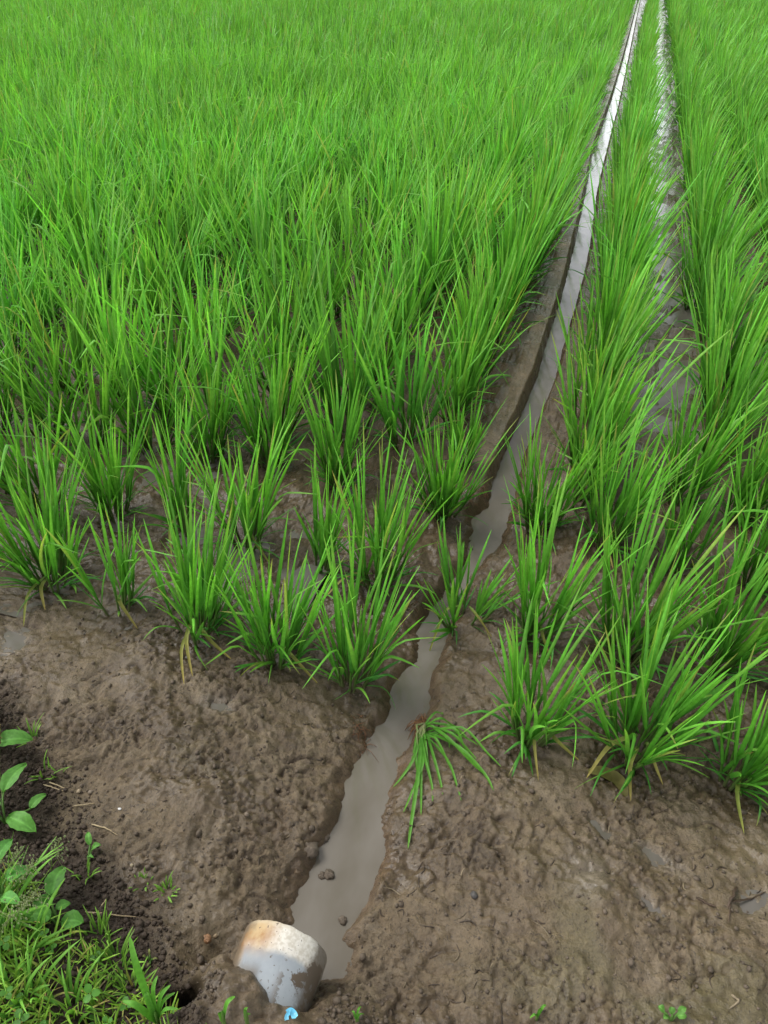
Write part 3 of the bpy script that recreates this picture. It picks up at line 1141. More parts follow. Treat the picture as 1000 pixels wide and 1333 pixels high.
tag(o, 'dense green stand of young rice stretching away behind the nearer clumps', 'rice crop', kind='stuff')

# ------------------------------------------------------------------ uprooted rice plant lying by the ditch
bx_, by_, bz_ = T(553, 948)
e = bpy.data.objects.new('uprooted_rice', None)
COL.objects.link(e)
e.location = (bx_, by_, bz_)
tag(e, 'uprooted rice seedling lying on the mud right of the ditch, leaves splayed toward the pipe', 'rice plant')
acc = Acc()
B = np.array((bx_, by_, bz_))


def lying(u, v, lift, w, c0, c1, back=(0, 0)):
    p = np.array(T(u, v))
    m = (B + p) / 2
    m[2] = max(H(m[0], m[1]), m[2]) + lift
    f = rng.uniform(0, 1)
    st_ = np.array((.002 * rng.normal(), -.034 * f + .002, .016))
    st_[:2] += (p - B)[:2] * .10 * f
    m[:2] += rng.normal(0, .007, 2)
    m[2] -= lift * rng.uniform(.1, .55)
    e2 = m * .35 + p * .65 + np.array((*rng.normal(0, .004, 2), 0))
    e2[2] = max(H(e2[0], e2[1]) + .003, e2[2])
    return path_ribbon([st_, m - B, e2 - B, p + np.array((0, 0, .003)) - B], w * .8, c0, c1, 12, .25)


for (u, v, lift, w) in [(531, 1108, .03, .0085), (512, 1026, .02, .007), (642, 1032, .045, .0085), (633, 1012, .06, .0075), (611, 985, .055, .007),
                        (607, 962, .05, .007), (576, 1038, .03, .006), (563, 1045, .02, .0055), (548, 1062, .022, .006), (585, 975, .06, .006), (596, 950, .05, .006),
                        (540, 1040, .02, .005), (575, 928, .04, .005), (560, 1010, .03, .005), (590, 1010, .05, .006), (525, 1060, .025, .006), (600, 1045, .03, .005), (622, 972, .05, .005), (536, 990, .03, .005), (652, 1000, .05, .006), (620, 990, .05, .006)]:
    acc.add(*lying(u, v, lift, w, G_MID * .9, G_LITE))
link('foliage', acc.mesh('foliage', M_LEAF), e)
acc = Acc()
for k in range(6):
    d = rng.normal(0, .008, 2)
    acc.add(*path_tube([(0, 0, .012), (.01 * rng.normal(), -.025 + .01 * rng.normal(), .02), (d[0] * 1.4, -.055 + d[1], .014)], .003, .0016, (.26, .24, .14), (.12, .22, .04), 7))
link('stems', acc.mesh('stems', M_STEM), e)
acc = Acc()
for k in range(46):
    a = rng.uniform(1.6, 4.4)
    ln = rng.uniform(.02, .05)
    tx, ty = ln * math.cos(a), ln * math.sin(a) * .8
    acc.add(*path_tube([(0, 0, .012), (tx * .5, ty * .5, .014 + rng.normal(0, .004)), (tx, ty, H(bx_ + tx, by_ + ty) - bz_ + .003)], .0008, .0004, (.16, .075, .03), (.20, .09, .03), 6, 3, .0012))
link('roots', acc.mesh('roots', M_MISC), e)

# ------------------------------------------------------------------ the drain pipe
def lathe_pipe():
    seg, ring = 72, []
    rr, th = PIPE_R, .0042
    prof = [(-.30, rr), (-.2, rr), (-.12, rr), (-.06, rr), (-.034, rr), (-.031, rr + .0012), (-.02, rr + .0014), (-.004, rr + .0012), (-.001, rr + .0004),
            (0, rr - .001), (0, rr - th), (-.02, rr - th), (-.08, rr - th), (-.30, rr - th)]
    V = []
    for (y, r) in prof:
        for k in range(seg):
            a = k / seg * 2 * np.pi
            chip = 0
            if y > -.02:
                chip = .0005 * math.sin(17 * a) * math.sin(5 * a)
                if abs(a - math.pi * .36) < .11:
                    chip += .001
            V.append((r * math.cos(a), y - chip * (1 if y > -.006 else .3), r * math.sin(a)))
    Fc = []
    for p in range(len(prof) - 1):
        for k in range(seg):
            k2 = (k + 1) % seg
            Fc.append((p * seg + k, (p + 1) * seg + k, (p + 1) * seg + k2, p * seg + k2))
    return V, Fc


v, f = lathe_pipe()
po = link('drain_pipe', make_mesh('drain_pipe', v, f, M_PIPE), None, (PIPE_X, PIPE_Y, PIPE_Z), (math.radians(-1.5), 0, math.radians(0)))
tag(po, 'grey plastic drain pipe with rust stained white rim, half buried in mud', 'pipe')


# ------------------------------------------------------------------ lumps, stones, shells and litter
def lump(r, seed, sq=(1, 1, .75), n=14, c0=(.12, .095, .07), amp=.42):
    th = np.linspace(0, np.pi, n // 2 + 1)
    ph = np.arange(n) / n * 2 * np.pi
    TT, PP = np.meshgrid(th, ph, indexing='ij')
    x, y, z = np.sin(TT) * np.cos(PP), np.sin(TT) * np.sin(PP), np.cos(TT)
    rr = 1 + amp * perlin(x * 1.7 + 5 * seed + z * 1.3, y * 1.7 - z, seed) + amp * .6 * perlin(x * 4 + z * 3, y * 4 + seed, seed + 5)
    V = np.stack([x * rr * sq[0], y * rr * sq[1], z * rr * sq[2]], -1).reshape(-1, 3) * r
    m = len(ph)
    i = np.arange(len(th) - 1)[:, None] * m + np.arange(m)[None, :]
    i2 = np.arange(len(th) - 1)[:, None] * m + (np.arange(m)[None, :] + 1) % m
    Fq = np.stack([i, i2, i2 + m, i + m], -1).reshape(-1, 4)
    C = np.tile(np.array(c0), (len(V), 1)) * (1 + .12 * rng.normal(size=(len(V), 1)))
    return V, Fq, C


for k, (u, v, r, lab) in enumerate([
        (430, 1150, .0085, 'mud lump sticking out of the ditch water above the pipe mouth'),
        (420, 1152, .006, 'smaller mud lump beside the larger lump in the ditch water'),
        (447, 1205, .007, 'brown lump at the right water edge beside the pipe'),
        (404, 1108, .014, 'rounded mud clod on the left water edge where the ditch narrows'),
        (423, 1090, .008, 'small mud clod on the left water edge, above the rounded clod'),
        (612, 718, .0065, 'dark lump in the ditch water next to the short overhanging clump')]):
    x, y, z = T(u, v)
    inw = float(edge_l(y)) < x < float(edge_r(y))
    L_ = lump(r, k + 3)
    o = link('mud_lump', make_mesh('mud_lump', *L_[:2], M_CRUMB, L_[2]), None, (x, y, (ZW if inw else z) + r * .1), (0, 0, rng.uniform(0, 6)))
    tag(o, lab, 'mud lump', 'mud lumps along the ditch')
for k, (u, v, r, colr, lab) in enumerate([
        (103, 1031, .0042, (.34, .27, .18), 'pale round pebble on the dark soil by the weeds'),
        (119, 1034, .0045, (.25, .20, .15), 'grey brown pebble right next to the pale pebble on dark soil'),
        (172, 1127, .003, (.36, .30, .2), 'tiny pale pebble at the edge of the dark soil'),
        (281, 1219, .0038, (.24, .18, .11), 'small tan pebble touching the brown snail shell'),
        (192, 1283, .008, (.22, .11, .05), 'reddish brown pebble behind the tall grass shoot'),
        (322, 1063, .0045, (.19, .15, .11), 'small pebble in the rough mud left of the ditch'),
        (617, 1168, .0065, (.07, .065, .06), 'dark wet stone sunk in the smooth mud right of the ditch')]):
    x, y, z = T(u, v)
    L_ = lump(r, k + 40, (1, .85, .8), 12, colr, .12)
    o = link('pebble', make_mesh('pebble', *L_[:2], M_MISC, L_[2]), None, (x, y, z + r * .35), (0, 0, rng.uniform(0, 6)))
    tag(o, lab, 'pebble', 'pebbles on the mud')


def snail(r, colr):
    """turbinate shell: whorls swelling along a short cone, and the open lip"""
    acc = Acc()
    turns, n = 3.4, 90
    t = np.linspace(0, 1, n)
    a = t * turns * 2 * np.pi
    rr = r * (.06 + .94 * t ** 1.4)
    P = np.stack([np.cos(a) * rr * .55, np.sin(a) * rr * .55, r * 1.9 * (1 - t ** 1.25)], 1)
    R = rr * .48
    R[0] *= .3
    acc.add(*tubes(P[None], R[None], np.array([(.30, .16, .08)]), np.array([colr]), 10))
    return acc.mesh('snail_shell', M_MISC)


x, y, z = T(271, 1226)
o = link('snail_shell', snail(.0075, (.22, .12, .06)), None, (x, y, z + .004), (math.radians(40), math.radians(15), .4))
tag(o, 'brown spiral snail shell on the mud left of the pipe', 'snail shell')

x, y, z = T(379, 1323)
acc = Acc()
acc.add(*path_ribbon([(-.008, 0, .002), (-.002, .004, .007), (.004, .003, .004), (.009, -.002, .006)], .011, (.10, .42, .62), (.16, .52, .70), 10, .3, shape='flat'))
acc.add(*path_ribbon([(-.003, .004, .004), (-.006, -.004, .003), (-.004, -.009, .001)], .007, (.12, .45, .64), (.2, .55, .72), 6, .4, shape='flat'))
o = link('plastic_scrap', acc.mesh('plastic_scrap', M_GLOSS), None, (x, y, z + .003), None, (.7, .7, .7))
tag(o, 'torn bright blue plastic scrap in the soil under the pipe', 'plastic scrap')

x, y, z = T(157, 1055)
L_ = lump(.0035, 77, (1, .6, .3), 8, (.75, .74, .72))
o = link('shell_flake', make_mesh('shell_flake', *L_[:2], M_MISC, L_[2]), None, (x, y, z + .002), (.3, .2, .5))
tag(o, 'tiny white shell flake on the mud beside the dark soil', 'shell flake')

# dead leaf on the right mud
pts = [np.array(T(u, v)) for u, v in ((765, 1006), (780, 1008), (798, 1016), (808, 1025), (815, 1038))]
o0 = pts[0]
q = [p - o0 + np.array((0, 0, h)) for p, h in zip(pts, (.004, .010, .011, .006, .001))]
w = path_ribbon(q, .026, (.20, .185, .055), (.13, .115, .04), 16, .2, shape='oval')
acc = Acc()
acc.add(*w)
o = link('dead_leaf', acc.mesh('dead_leaf', M_DRY), None, tuple(o0))
tag(o, 'curled olive brown dead leaf on the mud below the biggest right clump', 'leaf')


def ground_stick(name, px, r, c0, c1, label, cat, group, ribbon=False, lift=.002):
    P = [np.array(T(u, v)) + np.array((0, 0, lift)) for u, v in px]
    o0 = P[0].copy()
    acc = Acc()
    if ribbon:
        acc.add(*path_ribbon([p - o0 for p in P], r * 2, c0, c1, 10, .15))
    else:
        acc.add(*path_tube([p - o0 for p in P], r, r * .6, c0, c1, 10, 5, r * .25))
    o = link(name, acc.mesh(name, M_MISC), None, tuple(o0))
    tag(o, label, cat, group)


ST = (.40, .32, .19)
for (px, lab) in [
        ([(65, 1020), (88, 1029)], 'pale straw lying just above the two pebbles, left on the dark soil'),
        ([(58, 1024), (86, 1032)], 'pale straw lying parallel under the other straw near the pebbles'),
        ([(97, 1051), (124, 1047)], 'short straw alone on the dark soil below the pebbles'),
        ([(120, 1075), (140, 1082), (155, 1090)], 'bent pale straw right of the two leaved seedling'),
        ([(112, 1189), (135, 1191), (152, 1195), (179, 1196)], 'long crooked straw on dark soil below the seedling'),
        ([(131, 1184), (141, 1171)], 'short straw tilted up beside the long crooked straw'),
        ([(143, 1270), (128, 1290), (112, 1315)], 'straw stalk lying across the short weedy grass'),
        ([(24, 1065), (45, 1052)], 'straw hidden between the plantain leaves')]:
    ground_stick('straw', px, .0013, ST, (.34, .26, .15), lab, 'straw', 'straws on the levee soil')
BR = (.055, .035, .022)
for (px, r, lab) in [([(958, 1157), (951, 1172), (946, 1184)], .0028, 'short dark twig standing out of the mud at right, upper of the three'),
                     ([(949, 1180), (948, 1202)], .0016, 'thin dark twig pointing toward the bottom, under the short twig'),
                     ([(952, 1177), (975, 1172), (995, 1164)], .0018, 'long thin twig running to the right frame edge'),
                     ([(905, 1170), (925, 1180), (931, 1183)], .0022, 'dark twig half sunk in mud left of the other twigs')]:
    ground_stick('twig', px, r, BR, (.09, .06, .04), lab, 'twig', 'twigs in the right mud', False, .003)
ground_stick('fallen_leaf', [(556, 866), (550, 876), (541, 888)], .005, G_MID * .8, G_MID, 'green leaf fallen across the ditch water behind the uprooted seedling', 'leaf', None, True, .01)
ground_stick('straw', [(952, 1296), (960, 1305), (948, 1315)], .002, (.25, .2, .13), (.2, .16, .1), 'short pale dead stem in the bottom right mud', 'stem', None)

# reddish root hairs hanging from the broken banks
acc = Acc()
for (u0, v0, u1, v1, n) in [(466, 935, 482, 985, 46), (490, 850, 545, 760, 90), (535, 905, 548, 925, 10), (575, 815, 600, 790, 34), (625, 700, 660, 668, 40), (520, 960, 548, 940, 24), (600, 660, 640, 635, 50)]:
    for k in range(n):
        f = rng.uniform()
        x, y, z = T(u0 + (u1 - u0) * f + rng.normal(0, 7), v0 + (v1 - v0) * f + rng.normal(0, 6))
        d = rng.normal(0, .014, 2)
        acc.add(*path_tube([(x, y, z + .002), (x + d[0] * .5, y + d[1] * .5 - .004, z + .006), (x + d[0], y + d[1] - .010, z - .004)], .0007, .0004, (.13, .058, .026), (.20, .085, .035), 5, 3))
o = link('root_hairs', acc.mesh('root_hairs', M_MISC))
tag(o, 'reddish brown root hairs on the broken ditch banks', 'roots', kind='stuff')

# rotted bits of root and straw pressed into the mud
acc = Acc()
for k in range(420):
    x, y = rng.uniform(-.75, .55), rng.uniform(.34, 1.15)
    if edge_l(y) - .02 < x < edge_r(y) + .02 or (x < -.2 and y < .45):
        continue
    a, ln = rng.uniform(0, 6.28), rng.lognormal(-4.3, .5)
    dx, dy = math.cos(a) * ln, math.sin(a) * ln
    b2 = rng.normal(0, .3) * ln
    P = [(x + dx * f - dy / ln * b2 * 4 * f * (1 - f), y + dy * f + dx / ln * b2 * 4 * f * (1 - f)) for f in (0, .33, .66, 1)]
    P = [(p[0], p[1], H(*p) + .0008) for p in P]
    cl = np.array((.045, .032, .022)) * rng.uniform(.6, 1.6) if rng.uniform() < .8 else np.array((.20, .16, .10)) * rng.uniform(.6, 1.2)
    acc.add(*path_tube(P, .0011 * rng.uniform(.6, 1.5), .0006, cl, cl, 6, 4))
o = link('plant_debris', acc.mesh('plant_debris', M_MISC))
tag(o, 'dark bits of rotted root and straw pressed into the bare mud', 'plant debris', kind='stuff')

# ------------------------------------------------------------------ loose crumbs of soil
ico = []
g_ = (1 + 5 ** .5) / 2
iv = np.array([(-1, g_, 0), (1, g_, 0), (-1, -g_, 0), (1, -g_, 0), (0, -1, g_), (0, 1, g_), (0, -1, -g_), (0, 1, -g_), (g_, 0, -1), (g_, 0, 1), (-g_, 0, -1), (-g_, 0, 1)]) / 1.9
if_ = np.array([(0, 11, 5), (0, 5, 1), (0, 1, 7), (0, 7, 10), (0, 10, 11), (1, 5, 9), (5, 11, 4), (11, 10, 2), (10, 7, 6), (7, 1, 8), (3, 9, 4), (3, 4, 2), (3, 2, 6), (3, 6, 8),
                (3, 8, 9), (4, 9, 5), (2, 4, 11), (6, 2, 10), (8, 6, 7), (9, 8, 1)])
cx_ = rng.uniform(-1.05, .55, 110000)
cy_ = rng.uniform(.22, .95, 110000)
lv, tt = levee(cx_, cy_)
pr_ = np.where((tt > -.08) & (cx_ < -.25), .02 + .36 * sstep(-.06, .03, tt), .016) + .35 * gauss(cx_, cy_, -.17, .32, .05, .035) + .2 * gauss(cx_, cy_, -.32, .29, .07, .03)
din_ = np.minimum(cx_ - edge_l(cy_), edge_r(cy_) - cx_)
onpipe = (np.abs(cx_ - PIPE_X) < PIPE_R) & (cy_ > .33) & (cy_ < .41)
keep = (rng.uniform(size=110000) < pr_) & (din_ < -.01) & ~onpipe
cx_, cy_, tt = cx_[keep], cy_[keep], tt[keep]
n = len(cx_)
cz_ = HA(cx_, cy_)
rr = np.clip(rng.lognormal(-6.15, .45, n), .0010, .0065)
V = iv[None] * rr[:, None, None] * rng.uniform(.7, 1.3, (n, 1, 3)) * rng.uniform(.85, 1.15, (n, 12, 1)) + np.stack([cx_, cy_, cz_ + rr * .3], -1)[:, None, :]
Fc = (if_[None] + (np.arange(n) * 12)[:, None, None]).reshape(-1, 3)
dk = ((tt > -0.03) & (cx_ < -.25))[:, None, None]
C = np.where(dk, np.array((.045, .031, .021)), np.array((.10, .077, .055))) * rng.uniform(.7, 1.35, (n, 12, 1))
o = link('soil_crumbs', make_mesh('soil_crumbs', V.reshape(-1, 3), Fc, M_CRUMB, C.reshape(-1, 3)))
tag(o, 'loose dark soil crumbs scattered over the levee foot and around the pipe', 'soil crumbs', kind='stuff')


# ------------------------------------------------------------------ weeds
def broad_leaf(base, tip, w, lift, c=(.085, .235, .035), seed=0):
    """an oval leaf with midrib and side veins pressed in, between two points (local)"""
    base, tip = np.array(base, float), np.array(tip, float)
    r = np.random.default_rng(seed)
    ax = tip - base
    ln = np.linalg.norm(ax)
    ax = ax / ln
    S = np.cross(ax, (0, 0, 1.0))
    S /= np.linalg.norm(S) + 1e-9
    U = np.cross(S, ax)
    m, k = 14, 10
    q = np.linspace(0, 1, m + 1)
    t = np.linspace(-1, 1, k + 1)
    QQ, TT = np.meshgrid(q, t, indexing='ij')
    prof = np.sin(np.pi * np.clip(QQ, 0, 1) ** .82) ** .62 * (1 - .12 * QQ)
    prof[0] = .05
    prof[-1] = .02
    edge = 1 + .05 * np.sin(QQ * 26 + r.uniform(0, 6)) * np.abs(TT) ** 3
    hgt = .16 * np.abs(TT) * w + .10 * ln * np.sin(np.pi * QQ) - .10 * ln * QQ ** 2 - .05 * w * np.cos(TT * 8 - QQ * 6 * np.sign(TT)) * np.abs(TT) * (1 - np.abs(TT)) + .04 * w * np.sin(QQ * 9 + TT * 2 + seed) * np.abs(TT)
    V = base + ax * (QQ * ln)[..., None] + S * (TT * prof * w * .5 * edge)[..., None] + U * (hgt + lift * np.sin(np.pi * QQ * .7))[..., None]
    vein = np.exp(-(TT / .09) ** 2)[..., None]
    sidev = (.5 + .5 * np.cos((QQ * 1.2 - np.abs(TT) * .35) * 34))[..., None] ** 4
    C = np.array(c) * (1 + .45 * vein + .10 * sidev + r.normal(0, .05, (m + 1, k + 1, 1)))
    i = np.arange(m)[:, None] * (k + 1) + np.arange(k)[None, :]
    Fq = np.stack([i, i + 1, i + k + 2, i + k + 1], -1).reshape(-1, 4)
    return V.reshape(-1, 3), Fq, C.reshape(-1, 3)


def weed(name, basepx, leaves, label, cat, stalk=None, col=(.125, .33, .060), z_lift=.03):
    x, y, z = T(*basepx)
    e = bpy.data.objects.new(name, None)
    COL.objects.link(e)
    e.location = (x, y, z)
    e.empty_display_size = .03
    tag(e, label, cat)
    o0 = np.array((x, y, z))
    for k, ((u0, v0), (u1, v1), w, up) in enumerate(leaves):
        a = np.array(T(u0, v0)) - o0
        b = np.array(T(u1, v1)) - o0
        a[2] += up
        b[2] += up * 1.1
        acc = Acc()
        acc.add(*broad_leaf(a, b, w * rng.uniform(.78, .95), .004, np.array(col) * rng.uniform(.85, 1.15), k + abs(int(u0))))
        lf = link('leaf', acc.mesh('leaf', M_WEED), e)
        acc = Acc()
        mid = a * .5 + np.array((0, 0, up * .35))
        acc.add(*path_tube([(0, 0, 0), mid, a, a + (b - a) * .15], .0017, .0014, (.10, .20, .045), (.12, .26, .05), 8))
        link('leaf_stalk', acc.mesh('leaf_stalk', M_WEED), e)
    if stalk:
        (u1, v1), hgt = stalk
        b = np.array(T(u1, v1)) - o0
        b[2] += hgt
        acc = Acc()
        acc.add(*path_tube([(0, 0, 0), b * .4 + np.array((0, 0, .015)), b * .72], .0014, .0011, (.09, .15, .04), (.14, .16, .05), 8))
        fs = link('flower_stalk', acc.mesh('flower_stalk', M_WEED), e)
        acc = Acc()
        acc.add(*path_tube([b * .70, b * .85, b], .0030, .0014, (.16, .14, .055), (.24, .17, .06), 12, 6, .0005))
        for k in range(50):
            p = b * rng.uniform(.70, 1.0) + rng.normal(0, .0022, 3)
            acc.add(*[q if i else q + p for i, q in enumerate(lump(.0013, k, (1, 1, 1), 6, (.22, .17, .07)))])
        link('flower_spike', acc.mesh('flower_spike', M_WEED), e)
    return e


weed('plantain', (-22, 990), [((2, 983), (50, 978), .042, .03), ((-15, 950), (6, 936), .035, .03), ((-12, 978), (6, 960), .03, .02)],
     'plantain weed at the left frame edge with its upper round leaf over the mud', 'weed')
weed('plantain', (8, 1074), [((13, 1048), (44, 1012), .036, .035), ((44, 1062), (66, 1046), .022, .02), ((15, 1070), (52, 1092), .036, .015), ((2, 1072), (-25, 1060), .035, .02),
                             ((2, 1066), (-5, 1045), .025, .02)],
     'plantain weed with a brown seed spike, lower of the two at the left frame edge', 'weed', ((10, 955), .06))
weed('plantain', (77, 1207), [((76, 1184), (92, 1146), .033, .035), ((70, 1192), (52, 1182), .027, .02), ((84, 1206), (113, 1208), .033, .012), ((78, 1195), (97, 1188), .020, .02),
                              ((72, 1205), (44, 1200), .03, .02)],
     'young plantain with glossy oval leaves between grass and dark soil', 'weed')
weed('leafy_weed', (14, 1192), [((22, 1166), (44, 1140), .026, .095), ((10, 1160), (14, 1128), .024, .095), ((2, 1170), (-16, 1142), .026, .095), ((30, 1182), (62, 1172), .024, .08),
                               ((22, 1196), (48, 1208), .022, .065), ((4, 1200), (-8, 1226), .024, .065), ((16, 1150), (34, 1112), .022, .115), ((6, 1148), (0, 1108), .022, .115)],
     'lush leafy weed among the pale seed heads at the left edge', 'weed', None, (.115, .33, .065))
weed('seedling', (116, 1124), [((120, 1106), (118, 1090), .013, .012), ((123, 1112), (136, 1108), .013, .010), ((116, 1118), (124, 1120), .006, .004)],
     'two leaved green seedling alone on the dark soil above the young plantain', 'seedling')
weed('seedling', (873, 1329), [((862, 1322), (853, 1316), .011, .01), ((866, 1326), (860, 1332), .010, .008), ((872, 1326), (868, 1317), .012, .012), ((878, 1327), (890, 1330), .013, .008), ((880, 1324), (889, 1318), .010, .01)],
     'tiny round leaved seedling at the bottom edge of the right mud', 'seedling', None, (.11, .27, .05))
weed('seedling', (197, 1252), [((192, 1250), (186, 1249), .005, .006), ((197, 1248), (197, 1240), .004, .008), ((200, 1252), (207, 1252), .004, .004), ((196, 1256), (193, 1262), .004, .004)],
     'minute yellowish seedling on bare soil left of the pipe', 'seedling', None, (.22, .24, .08))


def tuft(basepx, n, h, sp, label, cat='grass', c0=(.10, .24, .035), c1=(.21, .40, .06), w=(.0018, .0038), seg=6, name='grass_tuft', seed=0, bend=60):
    x, y, z = T(*basepx)
    r = np.random.default_rng(int(abs(basepx[0] * 7 + basepx[1])) + seed + 9)
    rad = np.sqrt(r.uniform(0, 1, n)) * sp
    a = r.uniform(0, 2 * np.pi, n)
    root = np.stack([rad * np.cos(a), rad * np.sin(a), np.full(n, -.004)], 1)
    q = r.uniform(.7, 1.25, (n, 1))
    b = strips(root, a + r.normal(0, .6, n), np.radians(r.uniform(5, 50, n)), np.radians(r.uniform(0, bend, n)), h * r.uniform(.5, 1.1, n), r.uniform(*w, n),
               np.array(c0) * q, np.array(c1) * q, seg=seg, tw1=r.normal(0, .7, n))
    o = link(name, make_mesh(name, b[0], b[1], M_WEED, b[2]), None, (x, y, z))
    return tag(o, label, cat)


for (b, n, h, sp, lab) in [
        ((42, 962), 9, .045, .010, 'small grass tuft above the plantain on the mud margin'),
        ((58, 1008), 10, .05, .014, 'low grass tuft right of the upper plantain leaf'),
        ((75, 1012), 8, .03, .010, 'tiny grass tuft beside pale straws on the mud margin'),
        ((112, 1140), 10, .035, .012, 'low green tuft right under the lone seedling'),
        ((130, 1222), 26, .045, .014, 'bright grass tuft right of the young plantain'),
        ((152, 1258), 34, .055, .018, 'light green grass tuft above the tall grass shoot'),
        ((170, 1292), 30, .05, .02, 'yellowish grass tuft left of the tall grass shoot'),
        ((218, 1160), 26, .022, .012, 'faint mossy grass wisp alone on the mud left of the ditch'),
        ((187, 1147), 14, .016, .012, 'second tiny mossy wisp left of the mossy grass wisp')]:
    tuft(b, n, h, sp, lab)


def shoot(basepx, blades, label, stemh=.04):
    """a coarse grass shoot: few broad blades with chosen tips (photo pixels of the tip, height above soil, width)"""
    x, y, z = T(*basepx)
    e = bpy.data.objects.new('grass_shoot', None)
    COL.objects.link(e)
    e.location = (x, y, z)
    tag(e, label, 'grass')
    o0 = np.array((x, y, z))
    acc = Acc()
    for (u, v, hz, w) in blades:
        d = ray(u, v)
        t = (z + hz - CAM_H) / d[2]
        p = np.array((0, 0, CAM_H)) + d * t - o0
        m = p * .5 + np.array((0, 0, abs(hz) * .25 + .012))
        acc.add(*path_ribbon([(0, 0, .01), m, p], w, G_MID * .9, G_LITE, 10, .25))
    link('blades', acc.mesh('blades', M_WEED), e)
    acc = Acc()
    acc.add(*path_tube([(0, 0, -.01), (.001, .002, stemh * .5), (.002, .003, stemh)], .0028, .002, (.15, .2, .06), (.1, .24, .04), 6))
    link('stems', acc.mesh('stems', M_STEM), e)


shoot((207, 1336), [(169, 1219, .14, .0085), (222, 1282, .06, .006), (205, 1270, .08, .006), (160, 1303, .05, .008), (232, 1313, .05, .005), (190, 1290, .07, .007), (228, 1292, .05, .005)],
      'tall coarse grass shoot at the bottom edge beside the dark hole')
shoot((292, 1336), [(306, 1297, .05, .006), (286, 1318, .03, .004)], 'small grass shoot at the bottom edge in front of the pipe')
shoot((322, 1336), [(322, 1311, .03, .004), (326, 1320, .02, .003)], 'single short olive grass blade in front of the pipe')
shoot((698, 1327), [(711, 1308, .03, .0035), (690, 1325, .015, .003), (703, 1314, .025, .003)], 'tiny grass shoot at the bottom edge of the mud right of the pipe', .015)
shoot((464, 1331), [(470, 1310, .02, .0025), (458, 1316, .015, .0025), (474, 1320, .01, .002)], 'thin grass shoot on crumbly soil right of the pipe', .012)

# short meadow grass with flower heads
for k, (u, v, tu, tv, lab) in enumerate([
        (8, 1175, 24, 1108, 'flowering meadow grass leaning over the lower plantain leaf'),
        (20, 1190, 42, 1125, 'flowering meadow grass in the middle of the pale seed heads'),
        (68, 1150, 76, 1098, 'flowering meadow grass standing alone by the dark soil'),
        (15, 1215, 52, 1162, 'flowering meadow grass with the densest seed head, above the young plantain'),
        (-5, 1240, 30, 1180, 'flowering meadow grass lowest at the left frame edge')]):
    x, y, z = T(u, v)
    e = bpy.data.objects.new('meadow_grass', None)
    COL.objects.link(e)
    e.location = (x, y, z)
    tag(e, lab, 'grass', 'flowering meadow grasses on the levee')
    d = ray(tu, tv)
    t = (z + .10 - CAM_H) / d[2]
    p = np.array((0, 0, CAM_H)) + d * t - np.array((x, y, z))
    acc = Acc()
    acc.add(*path_tube([(0, 0, 0), p * .5 + np.array((0, 0, .02)), p], .0009, .0005, (.12, .24, .05), (.25, .30, .12), 10, 4))
    link('stems', acc.mesh('stems', M_WEED), e)
    acc = Acc()
    for j in range(52):
        f = rng.uniform(.62, 1.03)
        c0_ = p * f + np.array((0, 0, .02 * (1 - abs(2 * f - 1))))
        wd = .018 * (1.1 - f) + .004
        q = c0_ + rng.normal(0, 1, 3) * np.array((wd, wd, wd * .7))
        L_ = lump(.0016, j, (.7, .7, 1.5), 6, (.34, .40, .20))
        acc.add(L_[0] + q, L_[1], L_[2])
        if j % 2 == 0:
            acc.add(*path_tube([c0_, q], .0003, .0003, (.25, .3, .12), (.3, .35, .15), 3, 3))
    link('seed_head', acc.mesh('seed_head', M_WEED), e)

# the weedy turf of the levee: nobody could count it
NB = 6500
u_ = rng.uniform(-160, 240, NB)
v_ = rng.uniform(1110, 1560, NB)
inside = (v_ > 1120 + np.maximum(u_, 0) * .95 + 26 * perlin(u_ / 40, v_ / 40, 301) + rng.normal(0, 14, NB))
dens = .55 + .9 * perlin(u_ / 26, v_ / 26, 305)
inside &= rng.uniform(size=NB) < np.clip(dens + .35 * (u_ < 60), .12, 1)
P = np.array([flat(a, b, .075) for a, b in zip(u_[inside], v_[inside])])
n = len(P)
zg = HA(P[:, 0], P[:, 1])
root = np.stack([P[:, 0], P[:, 1], zg - .003], 1)
lush = sstep(.10, -.35, (P[:, 0] + .60) * 1.2 + (P[:, 1] - .30) * -.2)
hgt = rng.uniform(.018, .05, n) * (1 + 1.2 * lush)
q = rng.uniform(.7, 1.3, (n, 1))
base = np.where(rng.uniform(size=(n, 1)) < .12, np.array((.26, .22, .10)), np.array((.085, .20, .028)))
tip = np.where(rng.uniform(size=(n, 1)) < .10, np.array((.30, .26, .11)), np.array((.15, .30, .045)))
b = strips(root, rng.uniform(0, 2 * np.pi, n), np.radians(rng.uniform(8, 75, n)), np.radians(rng.uniform(0, 70, n)), hgt, rng.uniform(.0014, .0034, n) * (1 + .5 * lush),
           base * q * np.array((1.75, 1.5, 1.3)), tip * q * np.array((1.7, 1.5, 1.3)), seg=5, tw1=rng.normal(0, .8, n), swirl=rng.normal(0, .5, n))
acc = Acc()
acc.add(*b)
